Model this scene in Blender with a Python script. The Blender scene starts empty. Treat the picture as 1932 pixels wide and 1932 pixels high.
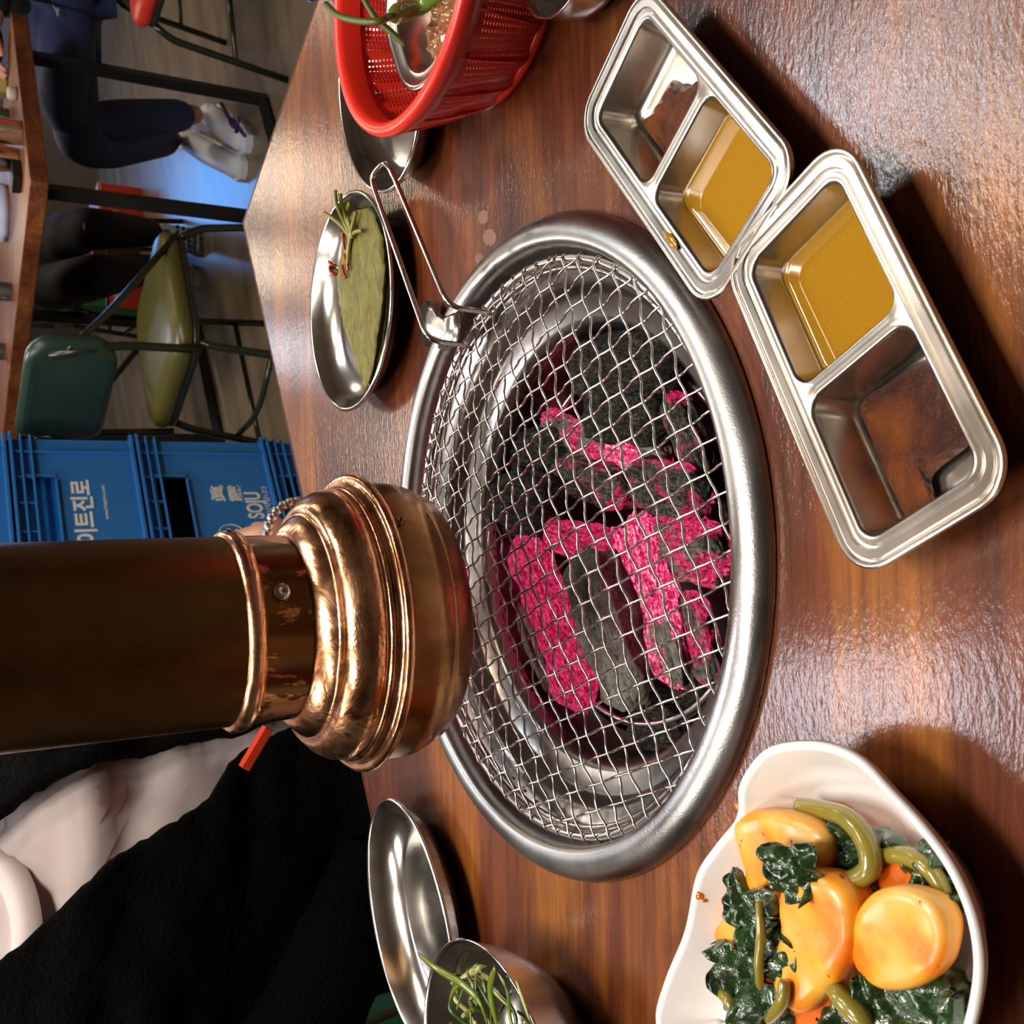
import bpy, bmesh, math, random
from math import sin, cos, pi, radians as R, sqrt, atan2
from mathutils import Vector as V, Matrix, noise
random.seed(7)
S = bpy.context.scene
COL = S.collection
# ------------------------------------------------------------------ camera (world: table top is z=0, metres)
F = 2000.0; TH = 0.53052; RO = -0.01999; H = 0.32
fw = V((0, cos(TH), -sin(TH))); rt = V((1, 0, 0)); up = rt.cross(fw)
cR = sin(RO)*rt - cos(RO)*up           # image right in the world (the photograph is turned a quarter)
cU = cos(RO)*rt + sin(RO)*up
cam = bpy.data.cameras.new('camera'); co = bpy.data.objects.new('camera', cam); COL.objects.link(co)
M = Matrix((cR, cU, -fw)).transposed().to_4x4(); M.translation = V((0, 0, H))
co.matrix_world = M
cam.sensor_width = 36; cam.lens = 36*F/1932; cam.clip_start = 0.01; cam.clip_end = 60
cam.dof.use_dof = True; cam.dof.focus_distance = 0.55; cam.dof.aperture_fstop = 32.0
S.camera = co
S.view_settings.view_transform = 'Standard'; S.view_settings.look = 'None'
S.view_settings.gamma = 1; S.view_settings.use_curve_mapping = False
S.view_settings.exposure = 0.0
w = bpy.data.worlds.new('world'); S.world = w; w.use_nodes = True
w.node_tree.nodes['Background'].inputs[0].default_value = (0.9, 0.8, 0.75, 1)
w.node_tree.nodes['Background'].inputs[1].default_value = 0.05
S.cycles.max_bounces = 8; S.cycles.glossy_bounces = 5; S.cycles.sample_clamp_indirect = 6
S.cycles.caustics_reflective = False; S.cycles.caustics_refractive = False
CEIL = 1.72
def area(name, loc, sx, sy, power, colr, target=None, z=None):
    l = bpy.data.lights.new(name, 'AREA'); l.shape = 'RECTANGLE'; l.size = sx; l.size_y = sy
    l.energy = power; l.color = colr
    o = bpy.data.objects.new(name, l); COL.objects.link(o); o.location = loc
    if target is not None:
        o.rotation_euler = (V(target)-V(loc)).to_track_quat('-Z', 'Y').to_euler()
    elif z is not None: o.rotation_euler = (0, 0, z)
    return o
WARM = (1, .80, .60); COOL = (.80, .90, 1); NEU = (1, .93, .84)
area('lamp_or_fill_panel', (.95, 1.75, CEIL-.03), .34, .22, 9, COOL, z=R(30))
area('lamp_or_fill_panel', (1.15, 1.45, CEIL-.03), .16, .16, 4, NEU, z=R(30))
area('lamp_pendant', (.62, 1.05, CEIL-.20), .30, .20, 6, WARM, z=R(30))
area('lamp_or_fill_panel', (-.40, 1.80, CEIL-.03), .55, .50, 18, (.95, .92, 1), z=R(30))
area('lamp_or_fill_panel', (-.05, .40, CEIL-.03), .60, .35, 24, NEU, z=R(30))
area('lamp_or_fill_panel', (-.9, .2, CEIL-.03), .5, .3, 9, NEU, z=R(30))
area('lamp_pendant', (1.75, 5.3, 1.35), .34, .26, 6.0, WARM, target=(.3, 1, 0))
area('lamp_pendant', (1.42, 6.0, 1.25), .26, .26, 5.5, WARM, target=(.3, 1, 0))
area('lamp_or_fill_panel', (.95, 5.9, 1.55), .22, .18, 4.5, COOL, target=(.3, 1, 0))
area('screen_glow', (1.9, 6.4, 0), .6, .35, 7, (.12, .40, 1), target=(1.1, 3.9, -.75))
area('lamp_or_fill_panel', (.2, 3.2, CEIL-.03), .5, .5, 22, (1, .9, .8), z=R(30))
area('lamp_or_fill_panel', (2.4, 4.2, CEIL-.03), .5, .5, 16, (1, .88, .72), z=R(30))
area('lamp_or_fill_panel', (-1.3, 1.0, CEIL-.03), .5, .4, 12, NEU, z=R(30))  # fill panel, added only to brighten the pale sweatshirt across the table
# ------------------------------------------------------------------ helpers
A30 = R(30)
E1 = V((cos(A30), sin(A30), 0)); E2 = V((-sin(A30), cos(A30), 0))
def ray(px, py): return fw + cR*((px-966)/F) - cU*((py-966)/F)
def W(px, py, z=0.0):                   # where the line of sight meets the height z
    d = ray(px, py); t = (z-H)/d.z; return V((0, 0, H)) + d*t
def Yp(px, py, y):                      # where it meets the depth y
    d = ray(px, py); return V((0, 0, H)) + d*(y/d.y)
class MB:
    def __init__(s): s.v = []; s.f = []
    def add(s, vs, fs):
        n = len(s.v); s.v += [V(q) for q in vs]; s.f += [[i+n for i in f] for f in fs]; return s
    def box(s, c, size, rz=0, mat=None):
        x, y, z = [q/2 for q in size]
        vs = [V((a, b, d)) for a in (-x, x) for b in (-y, y) for d in (-z, z)]
        m = mat or Matrix.Rotation(rz, 4, 'Z')
        vs = [m @ q + V(c) for q in vs]
        return s.add(vs, [(0,1,3,2),(4,6,7,5),(0,4,5,1),(2,3,7,6),(0,2,6,4),(1,5,7,3)])
    def loops(s, ls, close=True, capa=False, capb=False):
        n = len(ls[0]); vs = [q for l in ls for q in l]; fs = []
        for i in range(len(ls)-1):
            for j in range(n if close else n-1):
                k = (j+1) % n
                fs.append((i*n+j, i*n+k, (i+1)*n+k, (i+1)*n+j))
        if capa: fs.append(tuple(range(n-1, -1, -1)))
        if capb: fs.append(tuple((len(ls)-1)*n+j for j in range(n)))
        return s.add(vs, fs)
    def lathe(s, prof, seg=64, c=(0, 0, 0), capa=False, capb=False):
        c = V(c)
        return s.loops([[c+V((r*cos(2*pi*j/seg), r*sin(2*pi*j/seg), z)) for j in range(seg)] for r, z in prof], True, capa, capb)
    def tube(s, pts, r, seg=8, closed=False, cap=True):
        pts = [V(p) for p in pts]; n = len(pts); ls = []
        rr = r if isinstance(r, (list, tuple)) else [r]*n
        up_ = None
        for i, p in enumerate(pts):
            if closed: t = pts[(i+1) % n]-pts[i-1]
            else: t = pts[min(i+1, n-1)]-pts[max(i-1, 0)]
            t.normalize()
            if up_ is None:
                up_ = V((0, 0, 1)) if abs(t.z) < .9 else V((1, 0, 0))
            a = (up_ - t*up_.dot(t)).normalized(); up_ = a; b = t.cross(a)
            ls.append([p + (a*cos(2*pi*k/seg)+b*sin(2*pi*k/seg))*rr[i] for k in range(seg)])
        if closed: ls.append(ls[0])
        return s.loops(ls, True, cap and not closed, cap and not closed)
    def build(s, name, mat, parent=None, smooth=True, recalc=True):
        me = bpy.data.meshes.new(name); me.from_pydata(s.v, [], s.f); me.validate()
        if recalc:
            bm = bmesh.new(); bm.from_mesh(me); bmesh.ops.remove_doubles(bm, verts=bm.verts, dist=1e-6)
            bmesh.ops.recalc_face_normals(bm, faces=bm.faces); bm.to_mesh(me); bm.free()
        if smooth: me.shade_smooth()
        me.materials.append(mat)
        o = bpy.data.objects.new(name, me); COL.objects.link(o)
        if parent: o.parent = parent
        return o
def autosmooth(o, ang=35):
    me = o.data; bm = bmesh.new(); bm.from_mesh(me)
    for e in bm.edges:
        if len(e.link_faces) == 2 and e.calc_face_angle(0) > R(ang): e.smooth = False
    bm.to_mesh(me); bm.free(); return o
def tag(o, label=None, cat=None, group=None, kind=None):
    if label: o['label'] = label
    if cat: o['category'] = cat
    if group: o['group'] = group
    if kind: o['kind'] = kind
    return o
def thing(name, loc=(0, 0, 0), rz=0, **k):
    o = bpy.data.objects.new(name, None); COL.objects.link(o); o.location = loc; o.rotation_euler = (0, 0, rz)
    o.empty_display_size = .02
    return tag(o, **k)
def bev(o, wd, seg=2):
    m = o.modifiers.new('b', 'BEVEL'); m.width = wd; m.segments = seg; m.limit_method = 'ANGLE'; m.angle_limit = R(35); return o
def sub(o, n=1):
    m = o.modifiers.new('s', 'SUBSURF'); m.levels = n; m.render_levels = n; return o
def solid(o, t, off=-1):
    m = o.modifiers.new('t', 'SOLIDIFY'); m.thickness = t; m.offset = off; return o
def copyof(o, loc=None, rot=None):
    c = o.copy(); COL.objects.link(c)
    if loc is not None: c.location = loc
    if rot is not None: c.rotation_euler = rot
    for ch in [q for q in bpy.data.objects if q.parent == o]:
        d = ch.copy(); COL.objects.link(d); d.parent = c
        for g in [q for q in bpy.data.objects if q.parent == ch]:
            h = g.copy(); COL.objects.link(h); h.parent = d
    return c
# ------------------------------------------------------------------ materials
def mat(name, base=(.5, .5, .5), rough=.5, metal=0, **k):
    m = bpy.data.materials.new(name); m.use_nodes = True
    b = m.node_tree.nodes['Principled BSDF']
    b.inputs['Base Color'].default_value = (*base, 1); b.inputs['Roughness'].default_value = rough
    b.inputs['Metallic'].default_value = metal
    for a, v in k.items():
        b.inputs[a.replace('_', ' ')].default_value = v
    return m
class NT:
    def __init__(s, m): s.m = m; s.t = m.node_tree; s.b = s.t.nodes['Principled BSDF']; s.co = None
    def n(s, t, **k):
        q = s.t.nodes.new(t)
        for a, v in k.items(): setattr(q, a, v)
        return q
    def l(s, a, b): s.t.links.new(a, b)
    def coord(s, scale=(1, 1, 1), rot=(0, 0, 0), loc=(0, 0, 0)):
        c = s.n('ShaderNodeTexCoord'); mp = s.n('ShaderNodeMapping')
        mp.inputs['Scale'].default_value = scale; mp.inputs['Rotation'].default_value = rot; mp.inputs['Location'].default_value = loc
        s.l(c.outputs['Object'], mp.inputs[0]); return mp.outputs[0]
    def noise(s, vec, scale, detail=4, rough=.5, dist=0):
        q = s.n('ShaderNodeTexNoise'); q.inputs['Scale'].default_value = scale; q.inputs['Detail'].default_value = detail
        q.inputs['Roughness'].default_value = rough; q.inputs['Distortion'].default_value = dist
        s.l(vec, q.inputs['Vector']); return q.outputs['Fac']
    def ramp(s, fac, stops):
        q = s.n('ShaderNodeValToRGB'); cr = q.color_ramp
        while len(cr.elements) < len(stops): cr.elements.new(.5)
        for e, (p, c) in zip(cr.elements, stops):
            e.position = p; e.color = (*c, 1) if len(c) == 3 else c
        s.l(fac, q.inputs[0]); return q.outputs[0]
    def mix(s, fac, a, b, mode='MIX'):
        q = s.n('ShaderNodeMix', data_type='RGBA', blend_type=mode)
        for i, v in ((0, fac), (6, a), (7, b)):
            if hasattr(v, 'default_value') or hasattr(v, 'is_linked'): s.l(v, q.inputs[i])
            else: q.inputs[i].default_value = v if i == 0 else (*v, 1)
        return q.outputs[2]
    def bump(s, h, strength=.3, dist=.001, prev=None):
        q = s.n('ShaderNodeBump'); q.inputs['Strength'].default_value = strength; q.inputs['Distance'].default_value = dist
        s.l(h, q.inputs['Height'])
        if prev: s.l(prev, q.inputs['Normal'])
        return q.outputs[0]
    def setn(s, o): s.l(o, s.b.inputs['Normal']); return s
    def setc(s, o): s.l(o, s.b.inputs['Base Color']); return s
    def setr(s, o): s.l(o, s.b.inputs['Roughness']); return s
def wood(name, dark, mid, light, rot, rough=.16, gl=1.0, sc=1.0):
    m = mat(name, rough=.5, Coat_Weight=gl*.85, Coat_Roughness=rough, Specular_IOR_Level=.2); t = NT(m)
    v = t.coord((2.2*sc, 8*sc, 9*sc), (0, 0, -rot)); v2 = t.coord((6*sc, 150*sc, 150*sc), (0, 0, -rot)); v3 = t.coord((.9*sc, 3.2*sc, 3*sc), (0, 0, -rot), (.3, .7, 0))
    big = t.noise(v, 1.6, 5, .6, 1.2); fine = t.noise(v2, 1.0, 4, .65, .4); pat = t.noise(v3, 1.9, 3, .5)
    c1 = t.ramp(big, [(.32, dark), (.5, mid), (.68, light)])
    c2 = t.ramp(fine, [(.34, (.45, .42, .40)), (.60, (1, 1, 1))])
    c3 = t.ramp(pat, [(.36, (.50, .42, .42)), (.50, (.95, .90, .88)), (.64, (1.45, 1.5, 1.2))])
    c = t.mix(.75, c1, c2, 'MULTIPLY'); c = t.mix(.9, c, c3, 'MULTIPLY'); t.setc(c)
    sp = t.noise(t.coord((180*sc, 420*sc, 300*sc), (0, 0, -rot)), 1.0, 3, .6); sp2 = t.noise(t.coord((40, 220, 100), (0, 0, -rot)), 1, 2)
    n1 = t.bump(sp, .55, .00045); n2 = t.bump(sp2, .35, .0004, n1); t.setn(n2); t.l(n2, t.b.inputs['Coat Normal'])
    return m
WOOD = wood('varnished_wood', (.072, .015, .005), (.145, .034, .008), (.33, .11, .015), A30)
WOODB = mat('edge_wood', (.16, .06, .035), .35, Coat_Weight=.5, Coat_Roughness=.2)
WOODF = wood('far_table_wood', (.12, .035, .015), (.20, .06, .02), (.26, .09, .03), R(32), .3, .5)
def steel(name, base=(.62, .60, .56), rough=.22, scr=.5, scale=90, aniso=0):
    m = mat(name, base, rough, 1); t = NT(m); v = t.coord()
    a = t.noise(v, scale*4, 3, .7); bq = t.noise(v, 14, 3, .6)
    t.setr(t.ramp(bq, [(.3, (rough*.75,)*3), (.7, (rough*1.35,)*3)]))
    t.setc(t.ramp(bq, [(.3, tuple(q*.86 for q in base)), (.7, base)]))
    t.setn(t.bump(a, scr*.25, .0004)); return m
STEEL = steel('stainless_steel'); STEELB = steel('bright_steel', (.74, .71, .66), .16, .25)
RINGM = steel('scratched_steel', (.42, .42, .41), .30, 1.0, 220); TRAYM = steel('tray_steel', (.70, .65, .58), .24, .2)
LEDGEM = steel('dull_ledge_steel', (.36, .34, .32), .30, .6, 120)
WIREM = mat('grill_wire_steel', (.62, .57, .53), .22, 1)
POTM = mat('sooty_steel', (.30, .28, .26), .34, 1); t = NT(POTM); q = t.noise(t.coord(), 22, 4, .6)
t.setc(t.ramp(q, [(.40, (.035, .03, .027)), (.7, (.20, .18, .165))]))
SOOT = mat('soot', (.018, .016, .015), .75)
BLACKM = mat('black_tube', (.012, .013, .012), .3)
PLASTR = mat('red_plastic', (.82, .035, .018), .30, Subsurface_Weight=.08, Specular_IOR_Level=.5)
PLASTR.node_tree.nodes['Principled BSDF'].inputs['Subsurface Radius'].default_value = (.01, .002, .001)
WHITE = mat('white_melamine', (.93, .91, .88), .18, Coat_Weight=.3)
BLUE = mat('blue_crate_plastic', (.025, .155, .42), .45); BLUELIT = mat('blue_plastic_painted_lit', (.02, .30, .95), .4)  # second blue is brighter: light inside the crates painted into the colour
GREENC = mat('green_crate_plastic', (.006, .06, .035), .4)
PRINT = mat('pale_print', (.72, .70, .60), .6)
# ------------------------------------------------------------------ room shell
def slab(name, c, size, m, rz=0):
    o = MB().box((0, 0, 0), size).build(name, m, smooth=False); o.location = c; o.rotation_euler = (0, 0, rz)
    return tag(o, kind='structure')
FLO = mat('floor_laminate', (.2, .15, .1), .28); t = NT(FLO)
v = t.coord((1.2, 7, 1), (0, 0, R(-12))); a = t.noise(v, 1.5, 4, .6)
c = t.ramp(a, [(.3, (.15, .105, .06)), (.7, (.27, .20, .12))]); t.setc(c)
slab('floor', (0, 2.5, -.80), (9, 10, .1), FLO, A30)
CEM = mat('ceiling_paint', (.66, .60, .55), .9); slab('ceiling', (0, 2.5, CEIL+.05), (9, 10, .1), CEM, A30)
WAM = mat('dark_wall', (.22, .18, .16), .8)
slab('wall_back', tuple(E2*6.6+V((0, 0, .46))), (9.4, .1, 2.6), WAM, A30)
slab('wall_right', tuple(E1*5.2+E2*2+V((0, 0, .46))), (.1, 9.4, 2.6), WAM, A30)
slab('wall_left', tuple(E1*-3.2+E2*2+V((0, 0, .46))), (.1, 9.4, 2.6), WAM, A30)
slab('wall_front', tuple(E2*-2.2+V((0, 0, .46))), (9.4, .1, 2.6), WAM, A30)
# ------------------------------------------------------------------ main table
RC = V((-.019, .511, 0)); RR = .184
e = lambda a, b, z=0: E1*a + E2*b + V((0, 0, z))
A1 = V((.304, 1.081, 0)).dot(E1); B1 = V((.304, 1.081, 0)).dot(E2); B1 = (B1 + V((-.213, .782, 0)).dot(E2))/2
A0 = -.42; B0 = .055
def table_top(name, corners, z0, z1, hole, m, parent):
    bm = bmesh.new()
    vs = [bm.verts.new((p.x, p.y, z1)) for p in corners]; es = [bm.edges.new((vs[i], vs[(i+1) % len(vs)])) for i in range(len(vs))]
    if hole:
        c, r = hole; hv = [bm.verts.new((c.x+r*cos(2*pi*k/72), c.y+r*sin(2*pi*k/72), z1)) for k in range(72)]
        es += [bm.edges.new((hv[i], hv[(i+1) % 72])) for i in range(72)]
    bmesh.ops.triangle_fill(bm, use_beauty=True, edges=es)
    ge = bmesh.ops.extrude_face_region(bm, geom=bm.faces[:])
    bmesh.ops.translate(bm, verts=[q for q in ge['geom'] if isinstance(q, bmesh.types.BMVert)], vec=(0, 0, z0-z1))
    bmesh.ops.recalc_face_normals(bm, faces=bm.faces)
    me = bpy.data.meshes.new(name); bm.to_mesh(me); bm.free(); me.materials.append(m)
    o = bpy.data.objects.new(name, me); COL.objects.link(o); o.parent = parent; return o
tb = thing('dining_table', label='dark varnished wooden table with a round charcoal grill sunk in it', cat='table')
C4 = [e(A0, B0), e(A1, B0), e(A1, B1), e(A0, B1)]
table_top('table_top', C4, -.028, 0, (RC, .166), WOOD, tb)
eb = MB()                                                # worn edge banding
ei = [e(A0, B0), e(A1, B0), e(A1, B1), e(A0, B1)]; ce = (ei[0]+ei[2])/2
def off(ps, d): return [p + E1*(d if (p-ce).dot(E1) > 0 else -d) + E2*(d if (p-ce).dot(E2) > 0 else -d) for p in ps]
zz = lambda ps, z: [p+V((0, 0, z)) for p in ps]
eb.loops([zz(off(ei, .0005), .0002), zz(off(ei, .007), -.0015), zz(off(ei, .009), -.005), zz(off(ei, .009), -.028), zz(off(ei, .0005), -.028)])
autosmooth(eb.build('edge_banding', WOODB, tb), 20)
for a, b in ((A0+.06, B0+.06), (A1-.06, B0+.06), (A1-.06, B1-.06), (A0+.06, B1-.06)):
    MB().box(e(a, b, -.39), (.04, .04, .72), A30).build('leg', BLACKM, tb, False)
# ------------------------------------------------------------------ grill ring with fire pot
rg = thing('grill_ring', RC, label='round stainless steel ring and fire pot sunk in the table', cat='grill')
pr = [(.165, -.02), (.1655, 0), (.184, .0), (.1843, .002), (.183, .005), (.179, .0085), (.174, .0105), (.169, .0108), (.1665, .0098), (.1650, .0070), (.1640, .002), (.1635, -.006), (.163, -.010)]
MB().lathe(pr, 128).build('rim', RINGM, rg)
pr = [(.1632, -.009), (.160, -.0105), (.150, -.0125), (.1465, -.016), (.1445, -.024), (.142, -.0265), (.131, -.029), (.128, -.0305), (.1265, -.034), (.125, -.040)]
MB().lathe(pr, 128).build('inner_ledge', LEDGEM, rg)
pr = [(.1255, -.038), (.124, -.045), (.122, -.060), (.116, -.062), (.1145, -.064), (.113, -.085), (.110, -.100)]
MB().lathe(pr, 96).build('fire_pot', POTM, rg)
pr = [(.111, -.06), (.1085, -.06), (.106, -.064), (.104, -.10), (.09, -.125), (.001, -.125)]
MB().lathe(pr, 64).build('charcoal_basket', SOOT, rg)
for k in range(46):
    a = R(60)+k*R(2.6)
    if k % 2 == 0:
        o = MB().lathe([(.0001, .0012), (.0009, .0009), (.0012, 0)], 8).build('rivet', STEELB, rg); o.location = (.1575*cos(a+R(10)), .1575*sin(a+R(10)), -.0108)
MB().tube([(.1075*cos(2*pi*k/64), .1075*sin(2*pi*k/64), -.058) for k in range(64)], .0022, 8, True).build('basket_rim', STEEL, rg)
# winged flap at the ring's edge
fl = MB(); fo = [(795, 575), (802, 567), (813, 568), (824, 590), (842, 597), (856, 590), (868, 590), (862, 650), (838, 662), (822, 655), (804, 655), (794, 640), (790, 610)]
fz = [.009, .009, .009, .0095, .0115, .0125, .013, .013, .0115, .0095, .009, .009, .009]
fp = [W(x, y, z)-RC for (x, y), z in zip(fo, fz)]; fc = sum(fp, V())/len(fp)
fl.loops([fp, [fc+(p-fc)*.5+V((0, 0, .0008)) for p in fp]], True, False, True)
solid(fl.build('side_flap', STEEL, rg), .0012)
# ------------------------------------------------------------------ woven grate
GR = .158; GZ = .0025
gt = thing('wire_grate', (-.0195, .503, 0), label='round domed crimped wire grate with a long looped handle', cat='grate')
MB().tube([(GR*cos(2*pi*k/96), GR*sin(2*pi*k/96), GZ) for k in range(96)], .0026, 8, True).build('frame', WIREM, gt)
MB().tube([((GR-.0045)*cos(2*pi*k/96), (GR-.0045)*sin(2*pi*k/96), GZ-.0022) for k in range(96)], .0015, 6, True).build('frame', WIREM, gt)
PT = .0123; GA = R(22.5); G1 = V((cos(GA), sin(GA), 0)); G2 = V((-sin(GA), cos(GA), 0))
dome = lambda x, y: GZ+.0030+.0100*max(0, 1-(x*x+y*y)/(GR*GR))
for fam in (0, 1):
    ea, eb2 = (G1, G2) if fam == 0 else (G2, G1)
    for k in range(-14, 15):
        o_ = (k+.25)*PT
        if abs(o_) > GR-.004: continue
        hl = sqrt(GR*GR-o_*o_); pts = []; n = int(hl*2/PT*6)
        for i in range(n+1):
            s_ = -hl+2*hl*i/n
            p = ea*s_+eb2*o_
            ph = cos(pi*(s_/PT-.25)+pi*k)*(1 if fam == 0 else -1)
            fade = min(1, (hl-abs(s_))/.006)
            sg_ = 1 if ph > 0 else -1; p.z = dome(p.x, p.y)+.00115*sg_*abs(ph)**.8*fade
            pts.append(p)
        for sg, end in ((-1, 0), (1, -1)):
            b = pts[end].copy(); rad = V((b.x, b.y, 0)).normalized()
            hook = [b+rad*.0022+V((0, 0, -.0016)), b+rad*.0030+V((0, 0, -.0040)), b+rad*.0008+V((0, 0, -.0064)), b-rad*.0022+V((0, 0, -.0052))]
            if end == 0: pts = hook[::-1]+pts
            else: pts = pts+hook
        MB().tube(pts, .00070, 6).build('wire', WIREM, gt)
GC = V((-.0195, .503, 0))
a1 = W(924, 590, .008); a2 = W(882, 652, .008)
h1 = V((a1.x+.002, a1.y+.003, .034)); h2 = V((a2.x+.002, a2.y+.003, .034))
tip1 = W(738, 322, .052); tip2 = W(704, 352, .052)
def lerp(a, b, t): return a+(b-a)*t
def roundpath(ps, rad=.006, n=5, closed=False):
    out = [ps[0]]
    for i in range(1, len(ps)-1):
        a, b, c = ps[i-1], ps[i], ps[i+1]
        d1 = min(rad, (a-b).length*.45); d2 = min(rad, (c-b).length*.45)
        p = b+(a-b).normalized()*d1; q = b+(c-b).normalized()*d2
        for k in range(n+1):
            t = k/n; out.append(p*(1-t)**2+b*2*t*(1-t)+q*t*t)
    out.append(ps[-1]); return out
tipm = W(722, 306, .052); 
hp = roundpath([a1-GC+V((-.003, -.002, -.001)), a1-GC, h1-GC, tip1-GC, W(724, 304, .0525)-GC, W(702, 330, .052)-GC, tip2-GC, h2-GC, a2-GC, a2-GC+V((-.003, -.002, -.001))], .009, 6)
MB().tube(hp, .00165, 10).build('handle', STEELB, gt)
# ------------------------------------------------------------------ charcoal
def ember(name, glow, ash, hot=.0, grad=0.0):
    m = mat(name, (.02, .018, .016), .9, Specular_IOR_Level=.25); t = NT(m)
    a = t.noise(t.coord((95, 420, 420)), 1.2, 6, .72, .8); b = t.noise(t.coord(), 420, 6, .75); g = t.noise(t.coord((26, 42, 42)), 1.2, 4, .6, .5)
    sx_ = t.n('ShaderNodeSeparateXYZ'); t.l(t.coord(), sx_.inputs[0]); ma = t.n('ShaderNodeMath', operation='MULTIPLY_ADD'); t.l(sx_.outputs[0], ma.inputs[0]); ma.inputs[1].default_value = -grad; t.l(g, ma.inputs[2]); g = ma.outputs[0]; l = t.noise(t.coord(), 75, 3, .6)
    mx = t.mix(.5, a, b); lo = .53-ash*.12
    c = t.ramp(mx, [(lo-.10, (.004, .004, .0035)), (lo-.02, (.022+.16*ash, .020+.15*ash, .017+.14*ash)), (lo+.05, (.085+.50*ash, .077+.48*ash, .062+.44*ash)), (lo+.12, (.26+.58*ash, .24+.56*ash, .20+.52*ash))])
    c = t.mix(.7, c, t.ramp(l, [(.35, (.38, .36, .33)), (.65, (1, 1, 1))]), 'MULTIPLY'); t.setc(c)
    t.setn(t.bump(a, 1, .004, t.bump(b, .8, .0015)))
    if glow > 0:
        th = .74-glow*.50
        f = t.ramp(g, [(max(0, th-.03), (0, 0, 0)), (th+.05, (1, 1, 1))])
        cr = t.ramp(mx, [(.41, (.10, .001, .016)), (.49, (.50, .010, .075)), (.56, (.82, .05+hot*.12, .17+hot*.14)), (.60, (.95, .12+hot*.50, .25+hot*.45))])
        e_ = t.mix(f, (0, 0, 0), cr); t.l(e_, t.b.inputs['Emission Color']); t.b.inputs['Emission Strength'].default_value = .85+hot*.65
        t.setc(t.mix(f, c, (.02, .004, .006)))
    return m
EM = {'dark': ember('charcoal_dark', 0, .12), 'ash': ember('charcoal_ash', 0, .95), 'warm': ember('charcoal_warm', .42, .35),
      'pink': ember('charcoal_glowing', .98, .3, 0, 1.0), 'hot': ember('charcoal_hot', .72, .8, 1.0, 5.0), 'edge': ember('charcoal_edge', .55, .6, .2)}
def coal(x1, y1, x2, y2, wpx, z, kind, label, flat=.8, tilt=0):
    p = W(x1, y1, z+tilt); q = W(x2, y2, z-tilt); d = q-p; L = d.length; wd = wpx/(F/((p.y*cos(TH)+(H-z)*sin(TH))))/2
    seed = random.uniform(0, 99); seg = 40; n = 34; ls = []
    for i in range(n+1):
        t = i/n; x = (t-.5)*L*.5*2
        en = min(1, sqrt(max(0, 1-(abs(2*t-1))**9))*1.0+.0)
        en = max(en, .62 if 0 < i < n else .45)
        ring = []
        for j in range(seg):
            a = 2*pi*j/seg
            ca, sa = cos(a), sin(a)
            r = 1/((abs(ca)**3+abs(sa)**3)**(1/3))
            nz = noise.noise(V((x*28+seed, ca*1.3, sa*1.3)))*.30+noise.noise(V((x*12+seed, ca*4.2, sa*4.2)))*.24+noise.noise(V((x*90+seed, ca*7, sa*7)))*.14+noise.noise(V((x*40+seed, ca*16, sa*16)))*.10
            rr = wd*r*(1+nz)*en
            ring.append(V((x+noise.noise(V((ca*3, sa*3, seed)))*.006*(1 if i in (0, n) else 0), ca*rr, sa*rr*flat)))
        ls.append(ring)
    m = MB(); m.loops(ls)
    for end, sg in ((0, -1), (n, 1)):
        c = sum(ls[end], V())/seg
        inner = [c+(p_-c)*.5+V((sg*.0015+noise.noise(p_*90)*.002, 0, 0)) for p_ in ls[end]]
        m.loops([ls[end], inner], True, False, True)
    o = m.build('charcoal_piece', EM[kind]); o.location = (p+q)/2
    o.rotation_mode = 'QUATERNION'; o.rotation_quaternion = d.to_track_quat('X', 'Z')
    tag(o, label, 'charcoal', 'charcoal pieces burning in the fire pot'); return o
Z0 = -.045
coal(985, 1015, 1105, 1330, 78, Z0+.006, 'pink', 'long pink glowing charcoal stick left of the broad ash-grey one')
coal(1108, 1045, 1198, 1330, 118, Z0+.004, 'ash', 'broad ash-grey charcoal stick in the middle of the fire')
coal(1205, 975, 1285, 1290, 80, Z0+.004, 'hot', 'brightest near-white pink charcoal stick right of the broad ash-grey one')
coal(1300, 1120, 1345, 1290, 60, Z0-.004, 'edge', 'ash-pink charcoal stick nearest the right rim of the pot')
coal(955, 1100, 1045, 1330, 50, Z0-.008, 'ash', 'thin grey charcoal stick beside the long pink one, towards the hood')
coal(1035, 1000, 1145, 1040, 62, Z0-.002, 'pink', 'short arched pink charcoal at the top of the broad ash-grey stick')
coal(900, 935, 1075, 955, 110, Z0-.006, 'dark', 'large dark charcoal lump nearest the copper hood')
coal(915, 860, 1080, 835, 70, Z0-.010, 'dark', 'dark charcoal log lying across behind the large dark lump')
coal(1085, 905, 1185, 925, 76, Z0-.002, 'warm', 'purple-tinged charcoal piece in the centre of the pile')
coal(1100, 700, 1290, 670, 120, Z0-.006, 'dark', 'large black charcoal block at the end nearest the handle')
coal(1120, 780, 1260, 800, 92, Z0-.006, 'dark', 'dark charcoal block leaning on the large black block')
coal(1030, 790, 1150, 850, 50, Z0-.010, 'edge', 'small pink-lit charcoal behind the dark leaning block')
coal(1150, 850, 1260, 865, 70, Z0-.010, 'hot', 'glowing pink charcoal showing between the dark blocks')
coal(1205, 905, 1330, 935, 100, Z0+.002, 'warm', 'grey lump with pink edges above the brightest stick')
coal(1265, 750, 1335, 905, 62, Z0-.004, 'warm', 'striped grey charcoal stick standing toward the sauce trays')
coal(1240, 1015, 1360, 1050, 110, Z0-.006, 'edge', 'pink and black cracked lump by the right rim of the pot')
coal(1335, 840, 1385, 1000, 60, Z0-.018, 'dark', 'black charcoal under the right edge of the grate')
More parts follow.
